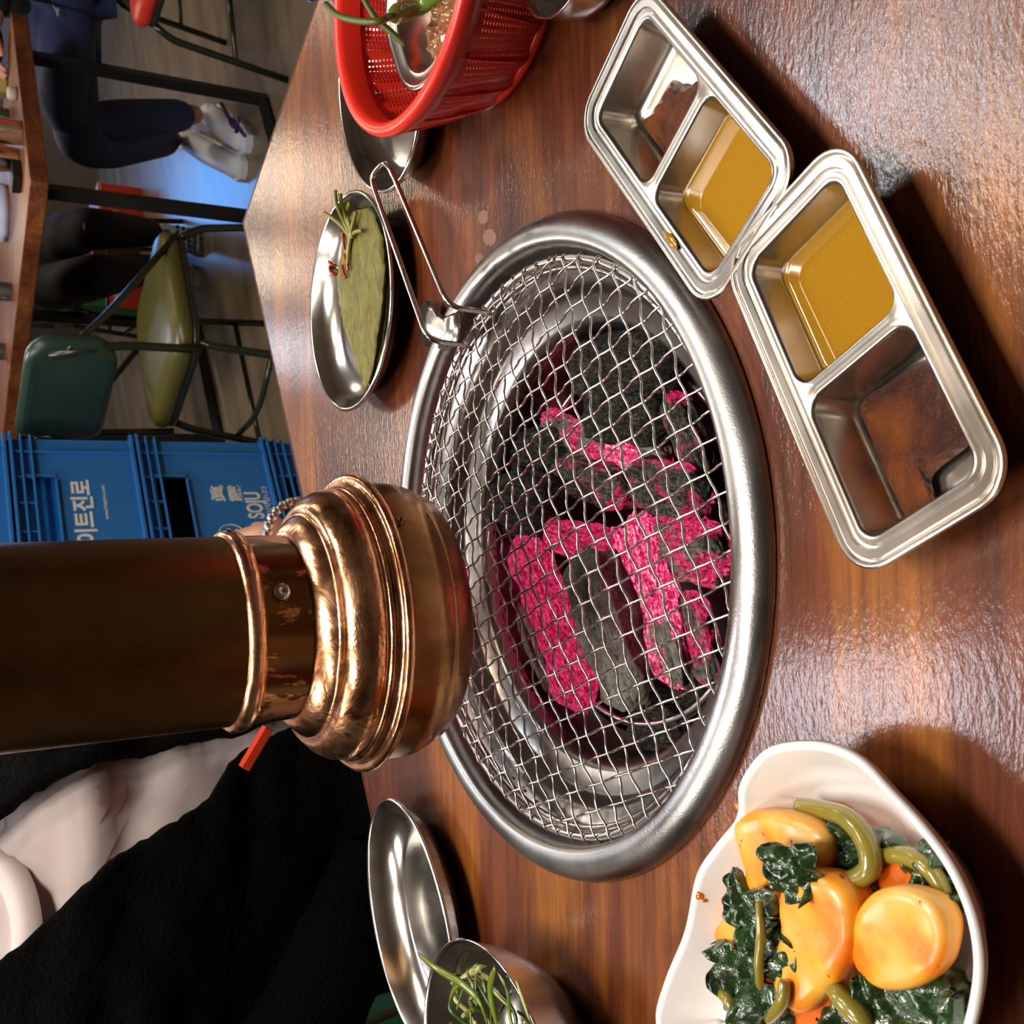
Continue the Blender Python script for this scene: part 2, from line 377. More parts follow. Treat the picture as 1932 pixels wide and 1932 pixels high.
coal(1200, 1365, 1300, 1380, 85, Z0-.020, 'dark', 'black charcoal lump at the far lower end of the pile')
coal(1230, 1310, 1330, 1300, 50, Z0-.022, 'dark', 'small black charcoal under the glowing sticks')
coal(1000, 1180, 1100, 1200, 60, Z0-.03, 'dark', 'black charcoal under the long pink stick')
coal(925, 1010, 1010, 1150, 60, Z0-.016, 'dark', 'dark charcoal lying between the copper hood and the long pink stick')
coal(1040, 880, 1130, 870, 56, Z0-.012, 'warm', 'small purple-lit charcoal beside the pile centre')
coal(1130, 620, 1230, 640, 60, Z0-.022, 'dark', 'black charcoal at the steel strip behind the large black block')
coal(1160, 1000, 1190, 1120, 50, Z0-.02, 'hot', 'glowing charcoal deep between the grey and the brightest stick')
# ------------------------------------------------------------------ copper hood
COPD = mat('tarnished_copper', (.1, .05, .02), .36, 1); t = NT(COPD)
n1 = t.noise(t.coord((1, 1, .35)), 9, 4, .6); n2 = t.noise(t.coord(), 60, 4, .7)
c = t.ramp(n1, [(.35, (.17, .085, .03)), (.65, (.30, .17, .06))]); t.setc(c); t.setr(t.ramp(n2, [(.3, (.26,)*3), (.7, (.38,)*3)]))
t.l(n2, t.n('ShaderNodeBump').inputs['Height'])
COPB = mat('worn_bright_copper', (.9, .5, .3), .2, 1); t = NT(COPB)
n1 = t.noise(t.coord((1, 1, 1.6)), 22, 5, .62, .5); n2 = t.noise(t.coord(), 190, 3, .6); n3 = t.noise(t.coord(), 36, 4, .6, 1)
c = t.ramp(n1, [(.34, (.34, .15, .06)), (.48, (.85, .44, .24)), (.70, (.97, .56, .34))])
c2 = t.ramp(n3, [(.30, (.15, .08, .05)), (.36, (1, 1, 1))]); t.setc(t.mix(1.0, c, c2, 'MULTIPLY'))
t.setr(t.ramp(n3, [(.3, (.34,)*3), (.6, (.17,)*3)])); t.setn(t.bump(n1, .30, .004, t.bump(n2, .12, .0004)))
COPM = mat('half_tarnished_copper', (.5, .25, .1), .25, 1); t = NT(COPM)
n1 = t.noise(t.coord((1, 1, .8)), 24, 5, .65, 1.0); c = t.ramp(n1, [(.52, (.13, .062, .022)), (.56, (.80, .36, .17))]); t.setc(c)
COPL = mat('browned_copper', (.36, .17, .07), .24, 1); t = NT(COPL)
n1 = t.noise(t.coord((1, 1, .6)), 11, 5, .6, .5); t.setc(t.ramp(n1, [(.35, (.15, .065, .022)), (.65, (.40, .19, .075))])); t.setr(t.ramp(n1, [(.3, (.34,)*3), (.7, (.22,)*3)]))
HD = .56
HP = V((0, 0, 0))
def hz(px, r):                          # height of a ring of radius r whose near edge shows at px
    d = ray(px, 1190); return H+(HD-r)*d.z/d.y
hx = Yp(430, 1190, HD).x; HC = V((hx, HD, 0))
hd = thing('extractor_hood', HC, label='copper extractor pipe and bell hood hanging over the grill', cat='hood')
zb = hz(893, .068); PR = .0500
k_ = PR/.046
zbead = hz(490, .053); zcol = hz(598, .051); zstep = hz(641, .0605); zfl = hz(777, .082); zgr = hz(858, .0745)
MB().lathe([(PR, zbead-.004), (PR, zbead+.3), (PR, 1.60)], 96).build('pipe', COPD, hd)
MB().lathe([(PR-.001, zbead-.0055), (PR+.0022, zbead-.0045), (PR+.0036, zbead-.001), (PR+.0036, zbead+.0015), (PR+.0018, zbead+.0042), (PR-.001, zbead+.0048)], 96).build('bead', COPB, hd)
MB().lathe([(PR-.0004, zcol-.002), (PR-.0002, zcol+.006), (PR, zbead-.006), (PR+.0004, zbead-.004)], 96).build('collar', COPM, hd)
zt = zcol
pr = [(PR-.001, zt+.0005), (PR+.0025, zt-.0002), (PR+.0075, zstep+.0035), (.0600, zstep+.0008), (.0610, zstep-.0012), (.0616, zstep-.0006),
      (.0665, zstep-.0030), (.0710, zstep-.0075), (.0740, zstep-.0135), (.0748, zstep-.0185), (.0744, zfl+.0105), (.0735, zfl+.0082),
      (.0752, zfl+.0078), (.0762, zfl+.0065), (.0754, zfl+.0050), (.0742, zfl+.0040), (.0790, zfl+.0020)]
MB().lathe(pr, 128).build('dome', COPB, hd)
MB().lathe([(.0780, zfl+.0022), (.0810, zfl+.0027), (.0826, zfl+.0013), (.0829, zfl-.0008), (.0816, zfl-.0026), (.0790, zfl-.0030), (.075, zfl-.0028)], 128).build('flange', COPB, hd)
pr = [(.0775, zfl-.0020), (.0778, zgr+.010), (.0770, zgr+.0015), (.0758, zgr+.0004), (.0760, zgr-.0006), (.0752, zgr-.003), (.0720, zb+.004), (.0690, zb+.0004), (.0675, zb), (.0670, zb+.006), (.072, zgr), (.072, zfl-.002), (.045, zfl+.004), (.045, zbead)]
MB().lathe(pr, 128).build('lower_bowl', COPL, hd)
def rivet(px, py, y, m=STEELB, parent=hd, rr=.0048, c=HC):
    p = Yp(px, py, y); d = V((p.x-c.x, p.y-c.y, 0)).normalized(); pos = V((0, 0, p.z))
    o = MB().lathe([(.0008, .0008), (.0010, .0020), (rr*.6, .0021), (rr, .0010), (rr, -.001)], 20, capa=True).build('rivet', m, parent)
    o.location = V((d.x*(PR if rr > .003 else .0778), d.y*(PR if rr > .003 else .0778), p.z)); o.rotation_euler = d.to_track_quat('Z', 'Y').to_euler(); return o
rivet(533, 1116, HD-PR*.9); rivet(757, 975, HD-.057, COPL, rr=.0028)
# ------------------------------------------------------------------ sauce trays
def rrect(l, w_, r, z, n=8, c=(0, 0)):
    out = []
    for sx, sy, a0 in ((1, 1, 0), (-1, 1, pi/2), (-1, -1, pi), (1, -1, 3*pi/2)):
        for k in range(n+1):
            a = a0+pi/2*k/n; out.append(V((c[0]+sx*(l/2-r)+r*cos(a), c[1]+sy*(w_/2-r)+r*sin(a), z)))
    return out
def make_tray(loc, rz, label, ht=.024):
    t_ = thing('sauce_tray', loc, rz, label=label, cat='sauce tray', group='steel two-compartment sauce trays')
    L, Wd = .1455, .0735; m = MB(); z = ht
    st = [(0, -.0022), (-.0001, -.0005), (.0006, 0), (.0016, -.0002), (.0022, -.0016), (.0030, -.0018), (.0034, -.0006), (.0062, -.0006), (.0068, -.0020), (.0076, -.0022), (.0082, -.0014), (.0090, -.0014)]
    ls = [rrect(L-2*a, Wd-2*a, max(.016-a*.9, .004), z+b) for a, b in st]; m.loops(ls)
    zi = z-.0014; inner = ls[-1]; iL, iW = L-.018, Wd-.018; gap = .0048
    cl = (iL-gap)/2-.0012
    bm = bmesh.new(); es = []
    def ring(pts):
        vs = [bm.verts.new(p) for p in pts]; return [bm.edges.new((vs[i], vs[(i+1) % len(vs)])) for i in range(len(vs))]
    es += ring([V((p.x, p.y, zi)) for p in inner])
    for sg in (-1, 1): es += ring(rrect(cl, iW-.0024, .0075, zi, c=(sg*(cl+gap)/2, 0)))
    bmesh.ops.triangle_fill(bm, use_beauty=True, edges=es)
    bm.verts.ensure_lookup_table(); m.add([v_.co.copy() for v_ in bm.verts], [[v_.index for v_ in f.verts] for f in bm.faces]); bm.free()
    for sg in (-1, 1):
        c = (sg*(cl+gap)/2, 0); cw = iW-.0024
        q = [(0, 0), (.0008, -.0006), (.0012, -.0018), (.0036, -(ht-.0075)), (.0048, -(ht-.0040)), (.0075, -(ht-.0026)), (.010, -(ht-.0022))]
        m.loops([rrect(cl-2*a, cw-2*a, max(.0075-a*.35, .0035), zi+b, c=c) for a, b in q], True, False, True)
    o = m.build('body', TRAYM, t_); autosmooth(o, 50)
    us = MB(); us.loops([rrect(L-.004, Wd-.004, .015, z-.0022), rrect(L-.014, Wd-.014, .010, z-.004), rrect(L-.026, Wd-.026, .006, .0004)], True, False, True); us.build('underside', TRAYM, t_)
    return t_, cl, iW-.0024, gap
T1, T1a = V((.1600, .3600, 0)), R(220.3-180); T2, T2a = V((.0535, .2655, 0)), R(207.3-180)
# tray centres are found from the rims' four corners
t1, cl, cw, gap = make_tray(T1, T1a, 'steel sauce tray farther from the viewer, near the red basket')
t2, _, _, _ = make_tray(T2, T2a, 'steel sauce tray nearer the viewer, beside the grill ring')
def liquid(name, tray, sg, zl, m, label, cat):
    c = (sg*(cl+gap)/2, 0); a = .0036-(zl-.0075)*.15; a = .0040
    ls = [rrect(cl-2*a+.0006, cw-2*a+.0006, .0066, zl+.0007, c=c), rrect(cl-2*a-.0008, cw-2*a-.0008, .006, zl+.0001, c=c), rrect(cl-2*a-.004, cw-2*a-.004, .005, zl, c=c)]
    mb = MB(); mb.loops(ls, True, False, True)
    mb.loops([[p-V((0, 0, .003)) for p in rrect(cl-2*a-.002, cw-2*a-.002, .0055, zl, c=c)], ls[0]], True, True)
    o = mb.build(name, m); o.location = tray.location; o.rotation_euler = tray.rotation_euler
    return tag(o, label, cat)
SOY = mat('mustard_soy', (.50, .24, .012), .04, Coat_Weight=1.0, Subsurface_Weight=.0); t = NT(SOY)
q = t.noise(t.coord(), 900, 2, .5); t.setc(t.ramp(q, [(.3, (.36, .175, .010)), (.74, (.40, .20, .013)), (.82, (.60, .38, .09))]))
liquid('mustard_soy_sauce', t1, -1, .0088, SOY, 'amber mustard soy sauce in the farther tray', 'sauce')
liquid('mustard_soy_sauce', t2, 1, .0088, SOY, 'amber mustard soy sauce in the nearer tray', 'sauce')
PASTE = mat('chilli_paste', (.17, .04, .008), .28, Specular_IOR_Level=.35, Coat_Weight=.35, Coat_Roughness=.05); t = NT(PASTE)
q = t.noise(t.coord(), 600, 4, .7); q2 = t.noise(t.coord(), 40, 3, .5)
t.setc(t.ramp(q2, [(.38, (.060, .008, .0015)), (.70, (.30, .075, .004))])); nb_ = t.bump(q, 1, .0022); t.setn(nb_); t.l(nb_, t.b.inputs['Coat Normal'])
def blob(name, outl, h, m, z0, parent=None, rings=9, nz=.15, seed=1.0, sc=300):
    outl = [V((p.x, p.y, z0)) for p in outl]
    # smooth closed outline
    n = len(outl); pts = []
    for i in range(n):
        p0, p1, p2, p3 = outl[i-1], outl[i], outl[(i+1) % n], outl[(i+2) % n]
        for k in range(4):
            t = k/4; pts.append(.5*((2*p1)+(p2-p0)*t+(2*p0-5*p1+4*p2-p3)*t*t+(-p0+3*p1-3*p2+p3)*t**3))
    c = sum(pts, V())/len(pts); ls = []
    for j in range(rings+1):
        s_ = 1-j/(rings+.3); hh = h*(1-s_**4)
        ls.append([V((c.x+(p.x-c.x)*s_, c.y+(p.y-c.y)*s_, z0+hh+(noise.noise(V((p.x*s_*sc, p.y*s_*sc, seed)))*h*nz if j else 0))) for p in pts])
    o = MB().loops(ls, True, False, True).build(name, m, parent); return o
zp = .0042
p1 = [(1213, 215), (1248, 155), (1262, 148), (1290, 160), (1320, 140), (1337, 150), (1330, 190), (1300, 255), (1262, 315), (1235, 280), (1200, 232)]
o = blob('chilli_paste_sauce', [W(x, y, .009) for x, y in p1], .0050, PASTE, .0045, nz=.3); tag(o, 'reddish brown soybean chilli paste in the farther tray', 'sauce')
p2 = [(1608, 762), (1660, 722), (1700, 695), (1740, 680), (1770, 700), (1800, 755), (1825, 820), (1800, 850), (1760, 880), (1742, 905), (1748, 945), (1725, 975), (1700, 988), (1680, 950), (1650, 885), (1630, 830)]
o = blob('chilli_paste_sauce', [W(x, y, .009) for x, y in p2], .0050, PASTE, .0045, nz=.3, seed=4); tag(o, 'dark reddish brown soybean chilli paste in the nearer tray', 'sauce')
OIL = mat('soy_drip', (.35, .17, .01), .06, Coat_Weight=1)
o = blob('sauce_drip', [W(x, y, .023) for x, y in [(1252, 436), (1265, 440), (1277, 455), (1278, 470), (1268, 468), (1258, 452)]], .0006, OIL, .0233, rings=3, nz=0); tag(o, 'amber sauce drip on the rim of the farther tray', 'sauce')
# ------------------------------------------------------------------ round and oval steel plates
def plate(loc, a, b, rot, ht, label, cat='plate', name='steel_plate', grp='stainless side plates', base=.72):
    prf = [(1.0, ht-.0006), (1.004, ht+.0004), (.996, ht+.0010), (.985, ht+.0002), (.93, ht*.66), (.86, ht*.36), (base+.03, .0022+.001), (base-.03, .0018), (.3, .0020), (.02, .0020)]
    mb = MB()
    mb.loops([[V((a*r*cos(2*pi*j/96), b*r*sin(2*pi*j/96), z)) for j in range(96)] for r, z in prf], True, False, True)
    o = mb.build(name, STEELB); solid(o, .0009, 1); o.location = loc; o.rotation_euler = (0, 0, rot)
    return tag(o, label, cat, grp)
plate((.160, .748, 0), .0805, .0805, 0, .020, 'round steel plate holding olive pickled perilla leaves')
plate((.298, .682, 0), .084, .060, R(35), .022, 'empty steel plate partly under the rim of the red basket')
plate((-.276, .657, 0), .083, .061, R(31), .022, 'empty oval steel plate at the corner by the black jacket')
# pickled perilla leaves
LEAF = mat('pickled_leaf', (.19, .17, .03), .55, Specular_IOR_Level=.3, Subsurface_Weight=.05); t = NT(LEAF)
q = t.noise(t.coord((1, 1, 1)), 120, 5, .7); q2 = t.noise(t.coord((1, 3, 1)), 55, 3, .6, .8)
t.setc(t.mix(.6, t.ramp(q, [(.3, (.10, .085, .008)), (.7, (.30, .245, .03))]), t.ramp(q2, [(.4, (.09, .08, .012)), (.6, (.22, .19, .035))]))); t.setn(t.bump(q2, .8, .003, t.bump(q, .6, .0012)))
tipW = W(700, 735, .012); baseW = W(672, 405, .014)
ax = (tipW-baseW); LL = ax.length; ang = atan2(ax.y, ax.x); mid = (tipW+baseW)/2
def leaf(name, L, wd, m, z, seed, curl=.002, ser=.02):
    ls = []; n = 26; half = 7
    for i in range(n+1):
        t_ = i/n; prof = (sin(pi*min(1, t_**.75))**.72)*(1-.30*t_)+.001
        row = []
        for j in range(-half, half+1):
            u = j/half; jag = 1+(ser*(1 if i % 2 else -1) if abs(j) == half else 0)
            x = (t_-.5)*L; y = u*wd/2*prof*jag
            zq = z+.0012*noise.noise(V((x*60+seed, y*60, seed)))*2+.0006*cos(abs(u)*pi*1)+curl*u*u*.6-.0008*(abs(u)*5 % 1 < .15)
            row.append(V((x, y, zq)))
        ls.append(row)
    mb = MB(); mb.loops(ls, False); o = mb.build(name, m); solid(o, .0007, 0); return o
PLV = []
for k in range(8):
    o = leaf('perilla_leaf', LL*random.uniform(.93, 1.02), .098*random.uniform(.86, 1), LEAF, 0, k*3.1)
    sh = V((random.uniform(-.003, .003), random.uniform(-.004, .004), 0))
    o.location = V((mid.x, mid.y, .0045+k*.0011))+sh+V((.004, .004, 0)); o.rotation_euler = (R(random.uniform(-2, 2)), R(random.uniform(-1, 1)), ang+R(random.uniform(-5, 5)))
    tag(o, ('lowest', 'second lowest', 'third lowest', 'fourth lowest', 'fourth from the top', 'third from the top', 'second from the top', 'topmost')[k]+' olive pickled perilla leaf of the stack on the round plate', 'leaf', 'perilla leaves stacked on the round steel plate'); PLV.append(o)
STEM = mat('olive_stem', (.26, .24, .035), .35)
def curve(pts, n=6):
    pts = [V(p) for p in pts]; out = []
    for i in range(len(pts)-1):
        p0 = pts[max(i-1, 0)]; p1 = pts[i]; p2 = pts[i+1]; p3 = pts[min(i+2, len(pts)-1)]
        for k in range(n):
            t_ = k/n; out.append(.5*((2*p1)+(p2-p0)*t_+(2*p0-5*p1+4*p2-p3)*t_*t_+(-p0+3*p1-3*p2+p3)*t_**3))
    out.append(pts[-1]); return out
for pts in ([(632, 358, .030), (635, 385, .028), (650, 420, .020), (662, 445, .016)], [(612, 402, .026), (628, 412, .024), (648, 430, .019), (660, 448, .016)],
            [(642, 366, .026), (644, 385, .024), (652, 410, .020), (664, 440, .016)], [(660, 382, .020), (654, 400, .019), (660, 425, .018), (665, 450, .016)],
            [(672, 400, .017), (664, 430, .017), (658, 470, .015), (656, 500, .014)], [(683, 435, .016), (670, 438, .016), (662, 450, .015), (655, 480, .014)]):
    o = MB().tube(curve([W(*p) for p in pts]), .0016, 7).build('stem', STEM); pv = PLV.pop(); o.parent = pv
    o.matrix_parent_inverse = (Matrix.Translation(pv.location) @ pv.rotation_euler.to_matrix().to_4x4()).inverted()
REDP = mat('red_chilli', (.45, .045, .008), .2, Coat_Weight=.6); ORP = mat('chilli_ring_flesh', (.55, .17, .02), .2, Coat_Weight=.6)
wls = ['upper inner', 'lower inner', 'upper outer', 'lower outer']
for (x, y, r) in ((631, 490, .0055), (633, 507, .0056), (615, 519, .0055), (621, 538, .0056)):
    p = W(x, y, .008); o = MB().tube([V((r*cos(a*pi/9), r*.8*sin(a*pi/9), 0)) for a in range(18)], .0016, 8, True).build('chilli_ring', ORP if x < 631 else REDP)
    o.location = p; o.rotation_euler = (R(70), R(10), R(20)); tag(o, wls.pop(0)+' glossy orange chilli ring beside the perilla leaves', 'chilli', 'chilli rings on the perilla plate')
for pts, wh in (([(646, 440), (648, 455), (650, 470)], 'nearest the leaf stems'), ([(650, 480), (654, 495), (657, 510)], 'in the middle of three'), ([(645, 500), (648, 512), (652, 524)], 'beside the chilli rings')):
    o = MB().tube(curve([W(x, y, .0145) for x, y in pts]), .0014, 6).build('chilli_strip', REDP); tag(o, 'thin red chilli strip on the perilla leaves, '+wh, 'chilli', 'red chilli strips on the perilla stack')
# ------------------------------------------------------------------ red basket
BC = V((.3165, .549, 0)); BZ = .066
bk = thing('plastic_basket', BC, label='round red perforated plastic basket beside the empty steel plate', cat='basket')
rows = 26; nc = 300
def bprof(t_): return .0700+.0235*t_**.75, .005+(BZ-.010)*t_
ls = []
for i in range(rows*2+1):
    r, z = bprof(i/(rows*2)); ls.append([V(((r+.0011*cos(22*2*pi*j/nc+i*.06))*cos(2*pi*j/nc), (r+.0011*cos(22*2*pi*j/nc+i*.06))*sin(2*pi*j/nc), z)) for j in range(nc)])
mb = MB(); vs = [q for l in ls for q in l]; fs = []
for i in range(rows*2):
    for j in range(nc):
        if i % 2 == 1 and j % 2 == 1 and 1 < i < rows*2-11 and (j//2) % 7 != 0: continue
        k = (j+1) % nc; fs.append((i*nc+j, i*nc+k, (i+1)*nc+k, (i+1)*nc+j))
mb.add(vs, fs); o = mb.build('wall', PLASTR, bk, recalc=False); solid(o, .0016, 0)
MB().lathe([(.0925, BZ-.013), (.0950, BZ-.0095), (.0968, BZ-.006), (.0975, BZ-.001), (.0965, BZ+.0014), (.0935, BZ+.0020), (.0905, BZ+.0012), (.0885, BZ-.002), (.0875, BZ-.013)], 128).build('rim', PLASTR, bk)
for k in range(22):
    pts = []
    for i in range(9):
        r, z = bprof(i/8*.94); a = 2*pi*k/22+.06*i/9; pts.append(((r+.0018)*cos(a), (r+.0018)*sin(a), z))
    MB().tube(pts, .0010, 5).build('rib', PLASTR, bk)
bm = MB(); nb = 40
for i in range(nb):
    for j in range(nb):
        x = (i-nb/2+.5)*.0036; y = (j-nb/2+.5)*.0036
        if x*x+y*y < .0685**2 and not (i % 2 and j % 2): bm.box((x, y, .0045), (.0036, .0036, .0016))
bm.build('base_mesh', PLASTR, bk, False)
MB().lathe([(.066, .0), (.072, 0), (.0722, .006), (.0700, .0062), (.066, .005)], 96).build('foot_ring', PLASTR, bk)
# steel dish in basket with marinated meat
dd = thing('steel_dish', (.314, .548, .0075), R(118), label='steel dish of brown marinated meat inside the red basket', cat='dish')
ls = [rrect(l, w_, r, z) for l, w_, r, z in ((.128, .104, .040, .034), (.130, .106, .041, .036), (.128, .104, .040, .0375), (.122, .098, .038, .037), (.118, .094, .037, .0345), (.112, .088, .036, .035), (.108, .084, .034, .034), (.102, .078, .032, .012), (.096, .072, .03, .004), (.090, .066, .028, .003))]
MB().loops(ls, True, False, True).build('dish_body', TRAYM, dd)
MEAT = mat('marinated_meat', (.30, .10, .02), .15, Coat_Weight=1.0); t = NT(MEAT); q = t.noise(t.coord(), 150, 5, .65, 1)
t.setc(t.ramp(q, [(.3, (.16, .045, .010)), (.55, (.42, .17, .04)), (.75, (.62, .38, .18))])); t.setn(t.bump(q, 1, .006))
mw = [W(x, y, .04) for x, y in [(838, -30), (832, 0), (815, 40), (806, 80), (806, 110), (822, 120), (850, 100), (890, 40), (905, -20), (880, -60)]]
o = blob('marinated_meat', mw, .010, MEAT, .0355, nz=.6, seed=9, sc=140); tag(o, 'glistening brown marinated meat in the steel dish of the basket', 'meat')
# chilli peppers with stems
GP = mat('green_pepper', (.13, .24, .035), .22, Coat_Weight=.6); GS = mat('pepper_stem', (.085, .11, .014), .4)
pp = thing('green_chilli', (0, 0, 0), label='green chilli with a long curved stem arching over the red basket rim', cat='chilli')
MB().tube(curve([W(x, y, z) for x, y, z in ((615, 8, .082), (640, 30, .086), (680, 40, .086), (715, 40, .080), (737, 30, .072))]), .0020, 8).build('stem', GS, pp)
cp = curve([W(x, y, z) for x, y, z in ((733, 31, .072), (745, 28, .068), (765, 20, .060), (800, 5, .050), (850, -30, .046))], 5); n = len(cp)
MB().tube(cp, [.0020+(.0058-.002)*min(1, i/7)**.8*(1-max(0, (i-14))/12) for i in range(n)], 14).build('fruit', GP, pp)
pp = thing('green_chilli', (0, 0, 0), label='second green chilli stem crossing under the long curved one', cat='chilli')
MB().tube(curve([W(x, y, z) for x, y, z in ((683, -10, .075), (695, 12, .074), (712, 38, .070), (735, 58, .064), (765, 85, .055))]), .0019, 8).build('stem', GS, pp)
BB = mat('blue_beads', (.01, .015, .06), .12, Coat_Weight=1)  # bead-like glossy blue item of unknown kind, shaped as a crinkled lump
bo = MB()
o = sub(MB().loops([[V((.016*sin(pi*i/10)*cos(2*pi*j/16)*(1+.15*noise.noise(V((i, j, 1)))), .012*sin(pi*i/10)*sin(2*pi*j/16), .011*cos(pi*i/10)+.011)) for j in range(16)] for i in range(11)]).build('blue_item', BB, smooth=False), 0)
o.location = W(612, -22, .004); o.rotation_euler = (0, 0, R(40)); tag(o, 'glossy dark blue crinkled wrapper on the table beyond the basket', 'item')
# steel bowl at frame edge
o = MB().lathe([(.012, .0), (.020, .0010), (.027, .006), (.0315, .015), (.0325, .024), (.0328, .030), (.0338, .0315), (.0320, .0315), (.0315, .024), (.026, .008), (.012, .003), (.001, .003)], 72, capa=True).build('steel_cup', STEELB)
cpt = W(1162, 34, 0); o.location = (cpt.x+.031, cpt.y+.006, 0)
tag(o, 'round-bottomed stainless steel cup above the farther sauce tray', 'cup')
# ------------------------------------------------------------------ green onion bowl
ob = MB().lathe([(.044, .0), (.048, .001), (.060, .014), (.070, .030), (.0765, .046), (.0775, .0475), (.0762, .048), (.0745, .046), (.068, .030), (.058, .015), (.046, .003), (.001, .0025)], 96, capa=True).build('steel_bowl', STEELB)
OBC = V((-.312, .505, 0)); ob.location = OBC
tag(ob, 'round steel bowl of shredded green onion salad beside the white dish', 'bowl')
ON = [mat('onion_green', (.16, .22, .02), .25, Coat_Weight=.4), mat('onion_pale', (.42, .40, .12), .28, Coat_Weight=.4), mat('onion_dark', (.05, .10, .012), .3, Coat_Weight=.4)]
random.seed(11)
def strip(pts, wd, m):
    c = curve(pts, 5); n = len(c); l1 = []; l2 = []
    for i, p in enumerate(c):
        t_ = (c[min(i+1, n-1)]-c[max(0, i-1)]).normalized(); s_ = t_.cross(V((random.uniform(-.05, .05), 0, 1))).normalized()
        ww = wd*(.25+.75*sin(pi*min(1, (i+.6)/n)))
        l1.append([p-s_*ww/2, p+V((0, 0, ww*.25)), p+s_*ww/2])
    return MB().loops(l1, False)
for k in range(90):
    a = random.uniform(0, 2*pi); r = .052*sqrt(random.random()); c = OBC+V((r*cos(a), r*sin(a), 0)); zc = .022+.022*(1-r/.055)+random.uniform(.002, .014)
    d = random.uniform(0, 2*pi); Ls = random.uniform(.018, .045); pts = []
    for i in range(4):
        dd2 = d+random.uniform(-.5, .5)+i*.25; c = c+V((cos(dd2), sin(dd2), 0))*Ls/3
        rr_ = (V((c.x, c.y, 0))-OBC).length
        if rr_ > .062: c = OBC+(V((c.x, c.y, 0))-OBC)*.062/rr_
        pts.append(V((c.x, c.y, zc+random.uniform(-.004, .006))))
    o = solid(strip(pts, random.uniform(.0026, .0062), None).build('onion_strip', random.choice(ON)), .0006, 0)
    tag(o, 'curled strip of green onion in the round steel bowl', 'vegetable', 'shredded green onion strips in the steel bowl')
ONL = ['long pale green onion strip sticking out over the bowl rim', 'broad onion strip standing upright in the middle of the bowl', 'thin bright onion strip arching at the far side of the bowl', 'pale onion strip lying along the near rim of the bowl']
for pts, wd in (([(790, 1800, .060), (825, 1828, .058), (870, 1855, .052), (905, 1890, .050), (920, 1932, .045)], .0052), ([(935, 1825, .055), (925, 1860, .052), (930, 1900, .050), (940, 1940, .048)], .006), ([(848, 1900, .046), (855, 1870, .050), (880, 1845, .050)], .003), ([(975, 1850, .056), (985, 1880, .054), (1000, 1925, .052)], .0035)):
    o = solid(strip([W(*p) for p in pts], wd, None).build('onion_strip', ON[0] if wd != .0035 else ON[1]), .0006, 0)
    tag(o, ONL.pop(0), 'vegetable', 'shredded green onion strips in the steel bowl')
SES = mat('sesame', (.6, .45, .2), .4)
for k in range(10):
    a = random.uniform(0, 2*pi); r = .045*sqrt(random.random())
    o = MB().lathe([(.0001, -.0016), (.0009, -.0008), (.0011, 0), (.0007, .001), (.0001, .0017)], 8).build('sesame_seed', SES); o.location = OBC+V((r*cos(a), r*sin(a), .053-.15*r)); o.rotation_euler = (1.3, random.random()*3, random.random()*3)
    tag(o, 'toasted sesame seed on the green onion salad', 'seed', 'sesame seeds on the green onion salad')
# ------------------------------------------------------------------ white dish with radish kimchi
dz = .030
dout = [(1236, 1932), (1252, 1850), (1290, 1755), (1312, 1650), (1350, 1590), (1388, 1540), (1392, 1485), (1415, 1440), (1450, 1408), (1510, 1397), (1570, 1404), (1625, 1432), (1680, 1490), (1740, 1555), (1795, 1630), (1832, 1710), (1849, 1780), (1852, 1850), (1838, 1932), (1810, 2010), (1750, 2090), (1640, 2140), (1500, 2150), (1380, 2110), (1280, 2040)]
def smooth_closed(pts, n=5):
    out = []; N = len(pts)
    for i in range(N):
        p0, p1, p2, p3 = pts[i-1], pts[i], pts[(i+1) % N], pts[(i+2) % N]
        for k in range(n):
            t_ = k/n; out.append(.5*((2*p1)+(p2-p0)*t_+(2*p0-5*p1+4*p2-p3)*t_*t_+(-p0+3*p1-3*p2+p3)*t_**3))
    return out
ol = smooth_closed([W(x, y, dz) for x, y in dout]); oc = sum(ol, V())/len(ol)
def inset(d, z):
    out = []; n = len(ol)
    for i, p in enumerate(ol):
        t_ = (ol[(i+2) % n]-ol[i-2]).normalized(); nn = V((-t_.y, t_.x, 0))
        if nn.dot(oc-p) < 0: nn = -nn
        q = p+nn*d; out.append(V((q.x, q.y, z)))
    return out
ls = [inset(.022, .0), inset(.019, .001), inset(.010, .014), inset(.002, dz-.006), inset(0, dz-.002), inset(.0006, dz), inset(.0024, dz+.0004), inset(.0040, dz-.0012), inset(.010, .018), inset(.016, .009), inset(.022, .0055), inset(.030, .0045)]
dish = MB().loops(ls, True, True, True).build('white_dish', WHITE); tag(dish, 'white wavy-edged melamine dish of radish kimchi', 'dish')
POOL = mat('kimchi_juice', (.50, .09, .006), .06, Coat_Weight=1); t = NT(POOL); q = t.noise(t.coord(), 60, 4, .6)
t.setc(t.ramp(q, [(.35, (.40, .07, .006)), (.6, (.66, .19, .015))]))
pl = [(1415, 1560), (1500, 1520), (1590, 1515), (1640, 1560), (1700, 1610), (1745, 1680), (1782, 1760), (1792, 1840), (1780, 1932), (1740, 2010), (1640, 2060), (1480, 2060), (1390, 1990), (1370, 1932), (1390, 1850), (1400, 1760), (1390, 1680)]
o = blob('kimchi_juice', [W(x, y, .011) for x, y in pl], .0015, POOL, .0105, rings=4, nz=.1); tag(o, 'orange-red kimchi juice pooled in the white dish', 'sauce')
